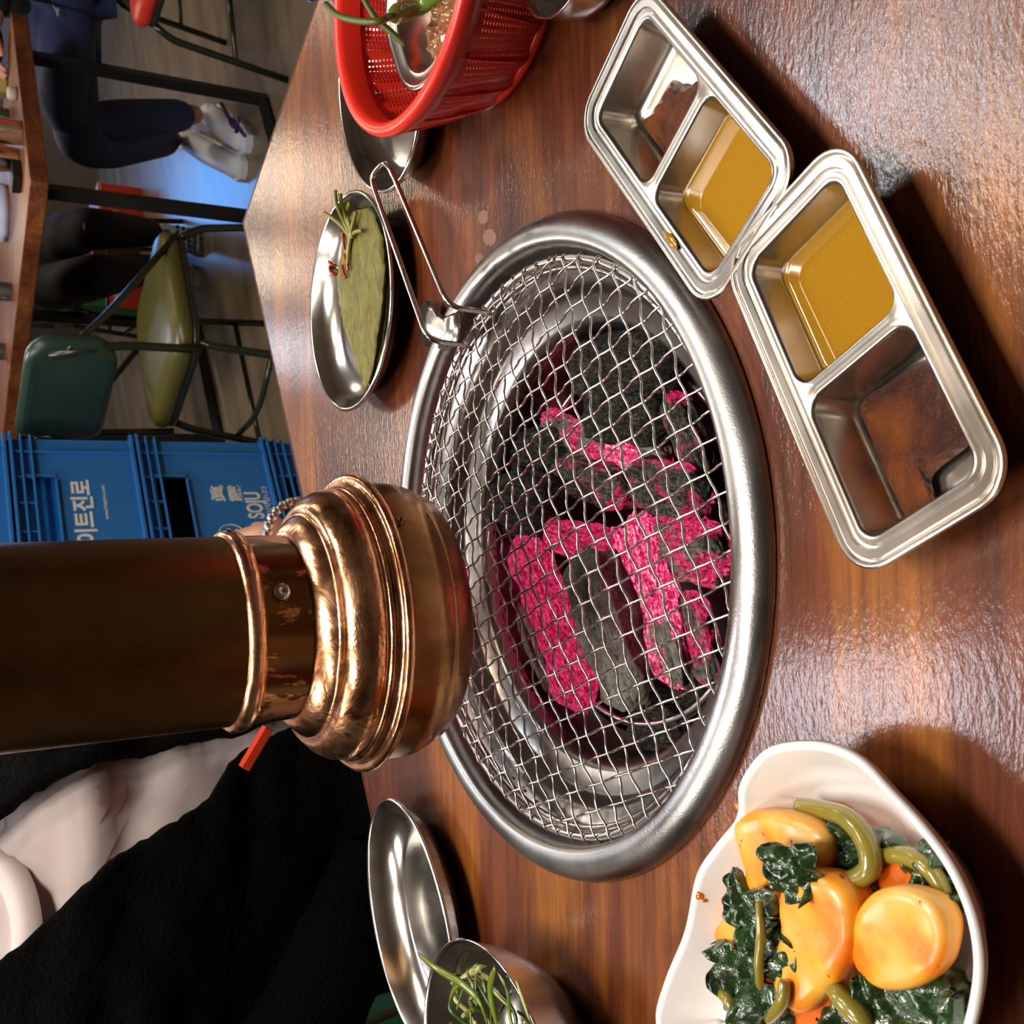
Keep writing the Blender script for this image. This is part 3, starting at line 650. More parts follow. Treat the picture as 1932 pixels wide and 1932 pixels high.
RAD = mat('radish', (.85, .46, .08), .38, Subsurface_Weight=.25, Coat_Weight=.25, Coat_Roughness=.15); b_ = RAD.node_tree.nodes['Principled BSDF']; b_.inputs['Subsurface Radius'].default_value = (.01, .005, .002); b_.inputs['Subsurface Scale'].default_value = .4
t = NT(RAD); q = t.noise(t.coord(), 38, 3, .5); q2 = t.noise(t.coord(), 240, 2, .5)
c = t.ramp(q, [(.32, (.88, .52, .14)), (.48, (.90, .38, .022)), (.64, (.84, .20, .003))]); c2 = t.ramp(q2, [(.24, (.45, .09, .02)), (.29, (1, 1, 1))]); t.setc(t.mix(1, c, c2, 'MULTIPLY')); t.setn(t.bump(q2, .15, .001))
ORG = mat('deep_orange_radish', (.80, .16, .008), .2, Subsurface_Weight=.15, Coat_Weight=.7)
def chunk(pts, z0, z1, m, label, rnd=.004, seed=1, name='radish_piece', lean=(0, 0)):
    top = smooth_closed([W(x, y, z1) for x, y in pts], 4); c = sum(top, V())/len(top); n = len(top)
    rm = sum((p-c).length for p in top)/n; ls = []
    for k in range(-3, 7):
        t_ = k/6
        pass
    prof = [(.52, 0), (.76, .14), (.92, .36), (.985, .58), (1.0, .76), (.975, .90), (.90, .98), (.74, 1.01), (.5, 1.015), (.25, 1.02)]
    for s_, h_ in prof:
        row = []
        for p in top:
            q_ = c+(p-c)*s_; zz_ = z0+(z1-z0)*h_
            q_ = V((q_.x, q_.y, zz_)); q_ += V((lean[0], lean[1], 0))*(h_-1)
            d_ = noise.noise(V((q_.x*70+seed, q_.y*70, q_.z*70)))*.0012
            q_.z += d_+(p-c).dot(V((.10, .06, 0)))*s_*.3; row.append(q_)
        ls.append(row)
    o = MB().loops(ls, True, True, True).build(name, m)
    return tag(o, label, 'radish')
chunk([(1378, 1560), (1400, 1535), (1440, 1530), (1500, 1540), (1545, 1565), (1560, 1600), (1555, 1635), (1530, 1650), (1490, 1650), (1450, 1665), (1420, 1695), (1395, 1690), (1400, 1650), (1390, 1610)], .010, .030, RAD, 'kidney-shaped yellow radish piece at the narrow end of the dish', seed=2)
chunk([(1475, 1660), (1505, 1642), (1560, 1650), (1590, 1680), (1602, 1720), (1600, 1790), (1575, 1850), (1545, 1880), (1505, 1918), (1470, 1905), (1450, 1870), (1455, 1820), (1470, 1760), (1465, 1710)], .012, .037, RAD, 'long yellow radish piece speckled with red chilli in the middle', seed=5)
chunk([(1612, 1720), (1640, 1685), (1690, 1673), (1745, 1690), (1775, 1730), (1780, 1780), (1765, 1835), (1720, 1868), (1660, 1872), (1612, 1840), (1595, 1790), (1605, 1750)], .016, .034, RAD, 'round pale radish piece nearest the curved outer rim', seed=8)
chunk([(1340, 1770), (1360, 1735), (1400, 1712), (1440, 1720), (1450, 1770), (1420, 1808), (1370, 1812)], .010, .026, RAD, 'small yellow radish piece by the wavy rim under the leaves', seed=12)
chunk([(1555, 1570), (1600, 1560), (1640, 1590), (1650, 1630), (1620, 1655), (1570, 1650)], .006, .020, ORG, 'deep orange radish piece inside the curled stem', seed=3)
chunk([(1650, 1640), (1700, 1625), (1740, 1660), (1760, 1700), (1720, 1710), (1660, 1690)], .006, .020, ORG, 'deep orange radish piece behind the round pale one', seed=4)
chunk([(1490, 1880), (1560, 1855), (1590, 1880), (1590, 1940), (1560, 1990), (1490, 1990)], .006, .026, ORG, 'deep orange radish piece at the near end of the dish', seed=6)
KL = mat('kimchi_leaf', (.015, .045, .012), .2, Coat_Weight=.9); t = NT(KL); q = t.noise(t.coord(), 90, 4, .7, .5); t.setc(t.ramp(q, [(.35, (.008, .026, .010)), (.65, (.035, .085, .02))])); t.setn(t.bump(q, .8, .003))
KS = mat('kimchi_stem', (.26, .21, .03), .22, Coat_Weight=.7)
KN = ['thick olive stalk curling round the deep orange radish piece', 'olive stalk along the curved outer rim of the white dish', 'thin straight stalk standing up from the dark leaves', 'olive stalk at the near end between the long and round radish', 'short stalk by the wavy rim under the leaves', 'short olive stalk against the end of the long radish piece']
ANC = [((1470, 1600), 'kidney-shaped radish piece'), ((1530, 1770), 'long speckled radish piece'), ((1690, 1775), 'round pale radish piece'), ((1395, 1765), 'small rim-side radish piece'), ((1600, 1610), 'orange radish piece in the curled stalk'), ((1540, 1925), 'orange radish piece at the near end')]
KC = {}
random.seed(5)
def kleaf(px, py, z, L, wd, rot):
    an = min(ANC, key=lambda a: (a[0][0]-px)**2+(a[0][1]-py)**2); KC[an[1]] = KC.get(an[1], -1)+1
    hor = ', grill side' if px < an[0][0] else ', outer side'; ver = 'above' if py < an[0][1] else 'below'
    label = ('dark', 'curled', 'wet', 'small', 'folded', 'broad', 'ragged', 'narrow')[KC[an[1]]]+' green leaf '+ver+' the '+an[1]+hor
    ls = []; n = 12; half = 5; sd = random.uniform(0, 50)
    for i in range(n+1):
        t_ = i/n; prof = sin(pi*min(1, t_**.8*.97+.015))**.6
        ls.append([V(((t_-.5)*L, j/half*wd/2*prof*(1+.18*noise.noise(V((i*.9+sd, j*3, 0)))), .0052*noise.noise(V((i*.45+sd, j*.5, 2)))*2-.004*(j/half)**2)) for j in range(-half, half+1)])
    o = sub(solid(MB().loops(ls, False).build('kimchi_leaf', KL), .0006, 0), 1); p = W(px, py, z); o.location = p; o.rotation_euler = (R(random.uniform(-20, 20)), R(random.uniform(-20, 20)), R(rot))
    return tag(o, label, 'leaf', 'dark green leaves in the radish kimchi')
for a in ((1385, 1695, .034, .024, .016, 20), (1420, 1720, .036, .030, .020, 100), (1400, 1740, .034, .026, .018, 60), (1440, 1765, .036, .022, .018, 150), (1375, 1830, .030, .030, .022, 80), (1420, 1830, .034, .034, .026, 10),
          (1455, 1800, .036, .030, .022, 120), (1390, 1880, .032, .030, .024, 60), (1430, 1910, .034, .034, .022, 130), (1475, 1650, .042, .026, .020, 60), (1500, 1630, .042, .020, .014, 140), (1580, 1580, .024, .020, .012, 50),
          (1600, 1600, .024, .018, .012, 120), (1660, 1600, .020, .024, .014, 70), (1620, 1670, .022, .026, .014, 20), (1740, 1650, .022, .028, .016, 150), (1765, 1690, .022, .024, .016, 110), (1700, 1900, .030, .034, .026, 60),
          (1740, 1910, .028, .034, .024, 130), (1660, 1930, .030, .034, .026, 20), (1780, 1880, .024, .024, .018, 90), (1590, 1930, .028, .030, .022, 100), (1640, 1700, .020, .018, .012, 30)): kleaf(*a)
for pts, r in (([(1508, 1520, .018), (1550, 1528, .020), (1600, 1545, .022), (1635, 1590, .024), (1640, 1640, .026), (1600, 1662, .028), (1556, 1658, .032)], .0042), ([(1660, 1615, .020), (1710, 1615, .020), (1755, 1640, .022), (1785, 1690, .022)], .0036),
               ([(1432, 1700, .040), (1436, 1760, .042), (1432, 1820, .042), (1434, 1862, .040)], .0020), ([(1565, 1850, .030), (1590, 1885, .034), (1625, 1920, .034), (1650, 1960, .030)], .0042), ([(1350, 1865, .030), (1375, 1885, .034), (1390, 1930, .034)], .0030), ([(1450, 1925, .036), (1475, 1890, .040), (1480, 1850, .040)], .0026)):
    c = curve([W(*p) for p in pts], 5); n = len(c)
    o = MB().tube(c, [r*(.7+.3*sin(pi*i/(n-1))) for i in range(n)], 10).build('greens_stalk', KS); tag(o, KN.pop(0), 'vegetable', 'olive green stalks in the radish kimchi')
SPN = ['largest splash on the outer wavy rim', 'tiny splash right beside the largest one', 'tiny splash midway along the wavy rim', 'tiny splash nearest the small rim-side radish', 'large lower splash on the wavy rim', 'splash just above the small rim-side radish', 'splash highest up inside the narrow end', 'splash on the rim corner at the narrow end', 'tiny splash beside the kidney-shaped radish']
for (x, y, r) in ((1316, 1688, .0022), (1328, 1699, .0009), (1300, 1745, .0010), (1322, 1765, .0011), (1302, 1805, .0021), (1362, 1718, .0018), (1438, 1505, .0020), (1390, 1520, .0018), (1392, 1542, .0010)):
    p = W(x, y, .022); 
    o = MB().lathe([(.0001, .0005), (r*.6, .0004), (r, 0), (r, -.002)], 12).build('juice_spot', POOL); hz_ = .013
    # rest the spot on the sloping inner wall of the dish
    for zt_ in (.029, .027, .024, .021, .018, .015, .012, .010, .007):
        p = W(x, y, zt_); d_ = min((V((p.x, p.y, 0))-V((q_.x, q_.y, 0))).length for q_ in ol)
        surf = .0292 if d_ < .004 else .0292-(d_-.004)/.012*.020 if d_ < .016 else .0075
        if zt_ <= surf+.001: break
    o.location = V((p.x, p.y, zt_+.0004)); tag(o, 'orange juice '+SPN.pop(0), 'splash', 'orange juice splashes on the white dish')
# dried water marks on the wood
WM = mat('dried_water_mark', (.20, .095, .065), .35)
for x, y, a, b in ((912, 410, .0042, .0065), (924, 448, .0050, .0085), (905, 488, .0035, .0060)):
    o = MB().loops([[V((a*s_*cos(2*pi*j/20)*(1+.12*sin(3*j)), b*s_*sin(2*pi*j/20), .00012)) for j in range(20)] for s_ in (1, .5)], True, False, True).build('water_mark', WM, tb)
    o.location = W(x, y, 0); o.rotation_euler = (0, 0, R(-20))
# ------------------------------------------------------------------ soju crates
def textmesh(name, s_, size, m, parent, loc, rotm, ext=.0006, xs=1.0, off=0):
    cu = bpy.data.curves.new(name, 'FONT'); cu.body = s_; cu.size = size; cu.extrude = ext; cu.offset = off; cu.align_x = 'LEFT'
    o = bpy.data.objects.new(name, cu); COL.objects.link(o); bpy.context.view_layer.update()
    dg = bpy.context.evaluated_depsgraph_get(); me = bpy.data.meshes.new_from_object(o.evaluated_get(dg)); bpy.data.objects.remove(o)
    me.materials.clear(); me.materials.append(m); q = bpy.data.objects.new(name, me); COL.objects.link(q); q.parent = parent
    q.matrix_local = Matrix.Translation(loc) @ rotm @ Matrix.Diagonal((xs, 1, 1, 1)); return q
CA = R(34); cE = V((cos(CA), sin(CA), 0))
CD = 2.80
K = Yp(252, 833, CD); hs = [(.32-0)-0]
zA = Yp(13, 833, CD).z; zB = Yp(252, 835, CD).z; zC = Yp(497, 838, CD).z
lev = [(-.75, zC-.0), (zC, zB), (zB, zA), (zA, zA+.29)]
RM = Matrix(((1, 0, 0, 0), (0, 0, -1, 0), (0, 1, 0, 0), (0, 0, 0, 1)))      # text upright on the front (-y) face
def crate(z0, z1, label, kind, mcol=BLUE, Wd=.46, Dp=.34, origin=None, ang=CA, holemat=BLUELIT, grp='stacked blue bottle crates', webs=True):
    hh = z1-z0; o = thing('bottle_crate', (K.x, K.y, z0) if origin is None else origin, ang, label=label, cat='crate', group=grp)
    b = MB(); th = .004
    # local: x from -Wd to 0, front face y=0, back y=Dp
    b.box((-Wd/2, Dp, hh/2), (Wd, th, hh*.96)); b.box((-Wd, Dp/2, hh/2), (th, Dp, hh*.96)); b.box((0, Dp/2, hh/2), (th, Dp, hh*.96)); b.box((-Wd/2, Dp/2, .01), (Wd, Dp, .006))
    hx0, hx1 = -Wd+.13, -.11; hz0, hz1 = hh*.66, hh*.90
    b.box((-Wd/2, .004, hz0/2), (Wd, th, hz0)); b.box((-Wd/2, .004, (hz1+hh)/2), (Wd, th, hh-hz1)); b.box(((hx1+0)/2, .004, (hz0+hz1)/2), (-hx1, th, hz1-hz0)); b.box(((-Wd+hx0)/2, .004, (hz0+hz1)/2), (hx0+Wd, th, hz1-hz0))
    bev(b.build('body', mcol, o, False), .001)
    def rail(z, t_, d, nm='rim'):
        m = MB(); ls = [(-d, t_), (-d, -t_), ]
        for (x0, x1, y) in ((-Wd-d, d, -d),): m.box((-Wd/2, -d/2, z), (Wd+2*d, d+.004, t_)); 
        m.box((-Wd/2, Dp+d/2, z), (Wd+2*d, d+.004, t_)); m.box((d/2, Dp/2, z), (d+.004, Dp+2*d, t_)); m.box((-Wd-d/2, Dp/2, z), (d+.004, Dp+2*d, t_))
        return bev(m.build(nm, mcol, o, False), .0015)
    rail(hh-.006, .007, .014); rail(hh-.028, .005, .010); rail(hh-.050, .005, .009) ; rail(.008, .008, .012)
    for x in (-.040, -Wd+.04):
        bev(MB().box((x, -.003, hh*.5), (.005, .010, hh*.94)).build('corner_rib', mcol, o, False), .001)
    for x in (-.115, -.19, -.27, -.35): bev(MB().box((x, -.003, hh-.027), (.004, .010, .045)).build('rim_rib', mcol, o, False), .001)
    if webs:
        hr = MB(); hr.box((-Wd/2, -.003, hz0), (hx1-hx0, .008, .005)); hr.box((hx1, -.003, (hz0+hz1)/2), (.005, .008, hz1-hz0)); hr.box((-Wd/2, -.003, hz1), (hx1-hx0, .008, .005)); bev(hr.build('handle_frame', mcol, o, False), .001)
        for i in range(9):
            x0 = hx0+(hx1-hx0)*i/8
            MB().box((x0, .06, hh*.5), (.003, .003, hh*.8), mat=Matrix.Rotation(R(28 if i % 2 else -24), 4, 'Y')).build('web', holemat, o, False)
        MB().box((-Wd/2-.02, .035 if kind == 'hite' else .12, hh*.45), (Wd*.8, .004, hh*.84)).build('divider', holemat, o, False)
    if kind == 'hite':
        textmesh('lettering', '\ud558\uc774\ud2b8\uc9c4\ub85c', .053, PRINT, o, V((-.350, .0014, hh*.41)), RM, xs=.95, off=.0014)
        textmesh('small_lettering', 'www.hitejinro.com', .013, PRINT, o, V((-.235, .0014, hh*.29)), RM, .0003)
    if kind == 'jinro':
        textmesh('lettering', '\u771e', .037, PRINT, o, V((-.190, .0014, hh*.405)), RM, xs=1.5, off=.0005)
        textmesh('lettering', '\u9732', .037, PRINT, o, V((-.190, .0014, hh*.272)), RM, xs=1.5, off=.0005)
        textmesh('lettering', 'JINRO SOJU', .058, PRINT, o, V((-.352, .0014, hh*.125)), RM, xs=.64, off=.0012)
        textmesh('small_lettering', '\uc9c4\ub85c\uac00 \uc2dc\uc791\ub429\ub2c8\ub2e4', .019, PRINT, o, V((-.285, .0014, hh*.055)), RM, .0003)
        rr_ = .034; c = V((-.292, .0012, hh*.40))
        MB().tube([c+V((rr_*cos(2*pi*k/40), 0, rr_*sin(2*pi*k/40))) for k in range(40)], .0013, 6, True).build('emblem_ring', PRINT, o)
        tp = [(-.022, -.014), (-.024, -.002), (-.016, .010), (-.004, .013), (.004, .021), (.012, .017), (.021, .010), (.020, .002), (.012, -.004), (.020, -.014), (.012, -.019), (.004, -.012), (-.008, -.018)]
        MB().loops([[c+V((x, y, z)) for x, z in tp] for y in (.0, -.0012)], True, True, True).build('emblem', PRINT, o, False)
    return o
crate(*lev[0], 'blue plastic bottle crate at the bottom of the stack behind the table edge', '')
crate(*lev[1], 'blue crate printed with a round emblem and SOJU lettering', 'jinro', holemat=mat('blue_plastic_painted_dark', (.01, .03, .10), .5))  # inside painted dark, standing in for shade behind the handle hole
crate(*lev[2], 'blue crate printed with large pale Korean lettering', 'hite')
crate(*lev[3], 'blue crate on top of the stack, cut by the picture edge', '')
gp = Yp(600, 1925, 2.35)
g0 = (gp.x+.02, gp.y, -.75)
crate(0-.75+.0, -.75+.27, 'dark green crate at the bottom left beyond the black jacket', '', GREENC, origin=g0, ang=R(28), holemat=GREENC, grp='dark green bottle crates')
crate(-.75+.27, -.75+.54, 'dark green crate stacked above the other behind the black jacket', '', GREENC, origin=(g0[0], g0[1], -.48), ang=R(28), holemat=GREENC, grp='dark green bottle crates')
# ------------------------------------------------------------------ chairs
VOL = mat('olive_vinyl', (.085, .075, .014), .33); VDG = mat('dark_green_vinyl', (.022, .045, .028), .32); VRED = mat('red_vinyl', (.5, .03, .02), .35)
TUBE = mat('chair_tube', (.045, .05, .035), .22, .6); STI = mat('stitching', (.35, .36, .28), .6)
def chair(loc, rz, seatm, backm, label, arms=True):
    o = thing('dining_chair', (loc[0], loc[1], -.75), rz, label=label, cat='chair')
    hs_ = .45; ls = []
    for k, (s_, z) in enumerate(((.90, -.030), (.985, -.022), (1.0, -.008), (.985, .006), (.93, .016), (.7, .024), (.35, .027))):
        ls.append([V((p.x, p.y, hs_-.01+z)) for p in rrect(.42*s_, .42*s_, .09*s_, 0, 8)])
    MB().loops(ls, True, True, True).build('seat', seatm, o)
    MB().tube([V((p.x, p.y, hs_-.042)) for p in rrect(.40, .40, .09, 0, 6)], .010, 8, True).build('seat_frame', TUBE, o)
    for sx in (-1, 1):
        MB().tube(roundpath([V((.17, sx*.17, hs_-.045)), V((.20, sx*.19, hs_-.10)), V((.24, sx*.215, .0))], .03), .0105, 8).build('leg', TUBE, o)
        MB().tube(roundpath([V((-.17, sx*.17, hs_-.045)), V((-.19, sx*.18, hs_-.10)), V((-.25, sx*.205, .0))], .03), .0105, 8).build('leg', TUBE, o)
        MB().tube(roundpath([V((-.20, sx*.18, hs_-.05)), V((-.205, sx*.185, hs_+.14)), V((-.235, sx*.17, hs_+.30))], .05), .0105, 8).build('back_post', TUBE, o)
        if arms: MB().tube(roundpath([V((-.225, sx*.18, hs_+.26)), V((-.12, sx*.20, hs_+.16)), V((.15, sx*.205, hs_-.03))], .06), .009, 8).build('side_bar', TUBE, o)
        MB().tube([V((.222, sx*.203, .16)), V((-.222, sx*.195, .16))], .008, 8).build('stretcher', TUBE, o)
    MB().tube(roundpath([V((-.20, -.185, .22)), V((-.26, 0, .22)), V((-.20, .185, .22))], .1), .008, 8).build('stretcher', TUBE, o)
    ls = []
    for (s_, x) in ((.86, -.022), (.97, -.018), (1, -.006), (.99, .008), (.94, .016), (.7, .022)):
        ls.append([V((-.235+x+.9*(p.x*p.x), p.x, hs_+.245+p.y)) for p in rrect(.40*s_, .205*s_, .065*s_, 0, 8)])
    bk_ = MB().loops(ls, True, True, True).build('backrest', backm, o)
    pts = [V((-.235+.0165+.9*(p.x*p.x), p.x, hs_+.245+p.y)) for p in rrect(.355, .165, .05, 0, 10)]
    st = MB()
    for i in range(0, len(pts)): st.box(pts[i], (.003, .004, .004))
    for i in range(12):
        for y in (-.0825, .0825): st.box((-.235+.0165+.9*((-.13+i*.0236)**2), -.13+i*.0236, hs_+.245+y), (.003, .006, .003))
    st.build('stitching', STI, bk_, False)
    return o
chair((.50, 2.90), R(30), VOL, VDG, 'olive vinyl chair with dark green stitched back beside the blue crates')
chair((1.62, 2.98), R(195), VRED, VDG, 'red-seated tube chair cut by the top of the picture')
chair((1.98, 3.62), R(190), VDG, VDG, 'dark chair under the person in navy joggers')
chair((1.02, 4.72), R(-90), VDG, VDG, 'dark chair under the person in black behind the far table')
gcp = Yp(740, 1915, 1.55)
chair((gcp.x-.32, gcp.y+.12), R(20), VOL, VOL, 'olive chair half hidden behind the oval plate and black jacket')
# ------------------------------------------------------------------ far table
FC = V((.862, 2.92, 0)); fA = R(33); f1 = V((cos(fA), sin(fA), 0)); f2 = V((-sin(fA)*1.0, cos(fA), 0))
ft = thing('dining_table', label='far reddish wooden table with black steel legs beyond the chairs', cat='table')
fw_, fl_ = .70, 1.25
def fe(a, b, z=0): return FC+f1*a+f2*b+V((0, 0, z))
ls = [[fe(0, 0, z), fe(fw_, 0, z), fe(fw_, fl_, z), fe(0, fl_, z)] for z in (-.045, 0)]
bev(MB().loops(ls, True, True, True).build('table_top', WOODF, ft, False), .003)
def bar(p, q, m, parent, name='leg', w_=.035):
    return MB().tube([p, q], w_*.62, 4).build(name, m, parent, False)
for b in (.08, fl_-.10):
    for a in (.06, fw_-.08): bar(fe(a, b, -.75), fe(a, b, -.05), BLACKM, ft)
    bar(fe(.06, b, -.735), fe(fw_-.08, b, -.735), BLACKM, ft, 'foot_bar')
# things on the far table
BAG = mat('white_bag_plastic', (.62, .66, .85), .3, Transmission_Weight=.0); random.seed(3)
bgp = W(15, 415, 0); ls = []
for i in range(9):
    z = .12*i/8; r = .085*(1-.55*(i/8)**2); ls.append([V((r*cos(2*pi*j/20)*(1+.22*noise.noise(V((j*.9, i*.6, 3)))), r*sin(2*pi*j/20)*(1+.2*noise.noise(V((j*.8, i*.6, 7)))), z)) for j in range(20)])
o = MB().loops(ls, True, True, True).build('plastic_bag', BAG); o.location = (bgp.x+.03, bgp.y+.04, .001); tag(o, 'crumpled white plastic bag on the far table', 'bag')
def cup(x, y, r, h, m, label, name='steel_cup', cat='cup', grp=None, dx=0, dy=.03):
    p = W(x, y, 0); o = MB().lathe([(r*.8, 0), (r*.85, .002), (r, h), (r*1.03, h+.001), (r*.97, h+.001), (r*.8, .006), (.001, .005)], 32, capa=True).build(name, m); o.location = (p.x+dx, p.y+dy, .0005); return tag(o, label, cat, grp)
cup(45, 240, .038, .085, STEELB, 'stainless steel cup near the middle edge of the far table', dy=.05)
cup(40, 290, .038, .06, STEELB, 'low stainless steel cup next to the white bag on the far table', dy=.06)
GL = mat('tumbler_glass', (.8, .85, .85), .05, Transmission_Weight=.9)
cup(25, 545, .032, .10, GL, 'clear glass tumbler behind the white bag', 'glass_tumbler', 'glass', dy=.05)
cup(12, 660, .032, .10, GL, 'clear glass tumbler nearest the crate stack on the far table', 'glass_tumbler', 'glass', dy=.04)
GB = mat('green_bottle_glass', (.02, .12, .04), .08, Coat_Weight=1); CAPB = mat('blue_cap', (.02, .08, .6), .3)
p = W(22, 205, 0); bt = thing('glass_bottle', (p.x, p.y+.10, .0005), label='dark bottle with blue label standing on the far table', cat='bottle')
MB().lathe([(.030, 0), (.033, .003), (.033, .12), (.028, .145), (.014, .175), (.013, .21), (.001, .21)], 28, capa=True).build('body', GB, bt); MB().lathe([(.0335, .03), (.0335, .09)], 28).build('label', CAPB, bt); MB().lathe([(.0145, .20), (.0145, .215), (.001, .215)], 20).build('cap', CAPB, bt)
YEL = mat('yellow_paper', (.60, .42, .12), .6)
p = W(15, 165, 0); o = bev(MB().box((0, 0, .015), (.06, .05, .03)).build('paper_box', YEL, smooth=False), .003); o.location = (p.x+.02, p.y+.04, .0005); tag(o, 'small yellow paper box on the far table', 'box')
BEI = mat('beige_lid', (.55, .47, .35), .5)
p = W(34, 170, 0); o = MB().lathe([(.016, 0), (.018, .004), (.018, .018), (.014, .024), (.001, .025)], 24, capa=True).build('round_lid', BEI); o.location = (p.x, p.y+.03, .0005); tag(o, 'small beige round pot at the edge of the far table', 'pot')
p = W(42, 335, 0); o = bev(MB().box((0, 0, .012), (.07, .06, .024)).build('black_case', BLACKM, smooth=False), .004); o.location = (p.x+.01, p.y+.03, .0005); o.rotation_euler = (0, 0, fA); tag(o, 'small black case between cup and white bag', 'case')
# ------------------------------------------------------------------ printed cartons near the far wall
REDC = mat('red_carton', (.55, .04, .012), .55); GRC = mat('green_carton', (.015, .16, .03), .55); WPR = mat('white_print', (.7, .66, .6), .6); YPR = mat('orange_print', (.65, .22, .02), .6)
rp = Yp(262, 400, 5.25)
o = thing('drink_carton', (rp.x, rp.y, -.75), R(10), label='red printed carton on the floor behind the black trousers', cat='carton')
bev(MB().box((.0, .14, .10), (.26, .26, .20)).build('box', REDC, o, False), .002)
MB().box((0, .008, .192), (.262, .004, .016)).build('yellow_band', YPR, o, False)
textmesh('lettering', '0', .09, WPR, o, V((-.05, .007, .10)), RM, .0008, off=.003); textmesh('lettering', '0', .05, WPR, o, V((.05, .007, .12)), RM, .0008, off=.002)
gp_ = Yp(245, 560, 5.25)
o = thing('drink_carton', (gp_.x, gp_.y, -.75), R(10), label='green and orange printed carton standing behind the olive chair', cat='carton')
bev(MB().box((0.06, .12, .20), (.24, .24, .40)).build('box', GRC, o, False), .002)
MB().box((.06, -.002, .09), (.24, .006, .16)).build('red_panel', REDC, o, False)
MB().tube([V((.04+.045*cos(2*pi*k/28), -.004, .27+.055*sin(2*pi*k/28))) for k in range(28)], .014, 8, True).build('orange_ring', YPR, o)
textmesh('lettering', 'DRINKS', .048, WPR, o, V((-.045, -.006, .11)), RM, .0008, off=.002)
# ------------------------------------------------------------------ people
SKIN = mat('skin', (.55, .27, .17), .45, Subsurface_Weight=.1); BLK = mat('black_fleece', (.0022, .0022, .0024), 1.0, Specular_IOR_Level=.1); t = NT(BLK); t.setn(t.bump(t.noise(t.coord(), 260, 3, .7), .9, .004))
NAVY = mat('navy_joggers', (.028, .045, .13), .7); SHIRT = mat('pinkish_white_sweatshirt', (.80, .68, .66), .85); BLKC = mat('black_cloth', (.006, .006, .007), .8)
HAIR = mat('dark_hair', (.012, .009, .007), .5); SHOEW = mat('white_shoe', (.85, .86, .9), .5); SHOEC = mat('beige_shoe', (.30, .27, .22), .6)
def skin(name, verts, edges, m, parent, lv=2):
    me = bpy.data.meshes.new(name); me.from_pydata([V(v_[0]) for v_ in verts], edges, []); o = bpy.data.objects.new(name, me); COL.objects.link(o); o.parent = parent
    sk = o.modifiers.new('sk', 'SKIN'); sk.use_smooth_shade = True; sk.branch_smoothing = .4
    for i, v_ in enumerate(verts):
        r = v_[1]; me.skin_vertices[0].data[i].radius = r if isinstance(r, tuple) else (r, r)
    me.skin_vertices[0].data[0].use_root = True
    sub(o, lv); me.materials.append(m); return o
def chain(n, start=0): return [(i, i+1) for i in range(start, start+n-1)]
def head(parent, c, fwd, skinm=SKIN, long_hair=False):
    fwd = V(fwd).normalized(); side = V((0, 0, 1)).cross(fwd).normalized(); c = V(c)
    def P_(x, y, z): return c+fwd*x+side*y+V((0, 0, z))
    rows = []
    for i in range(25):
        v_ = i/24; z = -.115+.225*v_; a = sqrt(max(.0004, 1-((z-.0)/.1151)**2)) if z > 0 else sqrt(max(.003, 1-(abs(z)/.118)**2.4))
        row = []
        for j in range(32):
            th_ = 2*pi*j/32; cx, sy = cos(th_), sin(th_)
            rx = .098*a if cx < 0 else .088*a; ry = .074*a*(1 if z > -.03 else 1-.35*(-.03-z)/.09)
            x = cx*rx; y = sy*ry
            if cx > .5:
                x += .022*math.exp(-((y)/.012)**2)*math.exp(-((z+.022)/.020)**2)+.010*math.exp(-(y/.010)**2)*math.exp(-((z-.006)/.02)**2)
                x -= .010*math.exp(-((abs(y)-.031)/.014)**2)*math.exp(-((z-.012)/.013)**2)
                x += .006*math.exp(-(y/.026)**2)*math.exp(-((z+.060)/.009)**2)+.004*math.exp(-(y/.02)**2)*math.exp(-((z+.095)/.014)**2)
            row.append(P_(x, y, z))
        rows.append(row)
    MB().loops(rows, True, True, True).build('head', skinm, parent)
    for s_ in (-1, 1):
        e_ = MB().lathe([(.0001, .011), (.006, .0095), (.0105, .004), (.0115, 0), (.0105, -.004), (.0001, -.011)], 16).build('eye', mat('eye', (.7, .68, .64), .2), parent); e_.location = P_(.071, s_*.031, .012)
        i_ = MB().lathe([(.0001, .0018), (.0045, .001), (.005, 0)], 14).build('iris', HAIR, parent); i_.location = P_(.0825, s_*.031, .012); i_.rotation_euler = fwd.to_track_quat('Z', 'Y').to_euler()
        MB().tube([P_(-.006+.013*cos(q), s_*(.076+.006*(1-cos(q))), .0+.028*sin(q)) for q in [2*pi*k/12 for k in range(12)]], .006, 6, True).build('ear', skinm, parent)
        MB().tube([P_(.083, s_*(.018), .034), P_(.083, s_*.032, .038), P_(.074, s_*.046, .033)], .003, 6).build('eyebrow', HAIR, parent)
    MB().tube([P_(.083, -.022, -.062), P_(.093, 0, -.060), P_(.083, .022, -.062)], [.002, .005, .002], 8).build('lips', mat('lips', (.45, .14, .12), .4), parent)
    rows = []
    for i in range(12):
        v_ = i/11; ph = v_*pi*.60
        rows.append([P_(-.012+(.106*sin(ph))*cos(2*pi*j/28)*(1 if cos(2*pi*j/28) < 0 else .90), .086*sin(ph)*sin(2*pi*j/28), .016+.108*cos(ph)+(.055*max(0, cos(2*pi*j/28))*max(0, ph-1.15))) for j in range(28)])
    MB().loops(rows, True, True, False).build('hair', HAIR, parent)
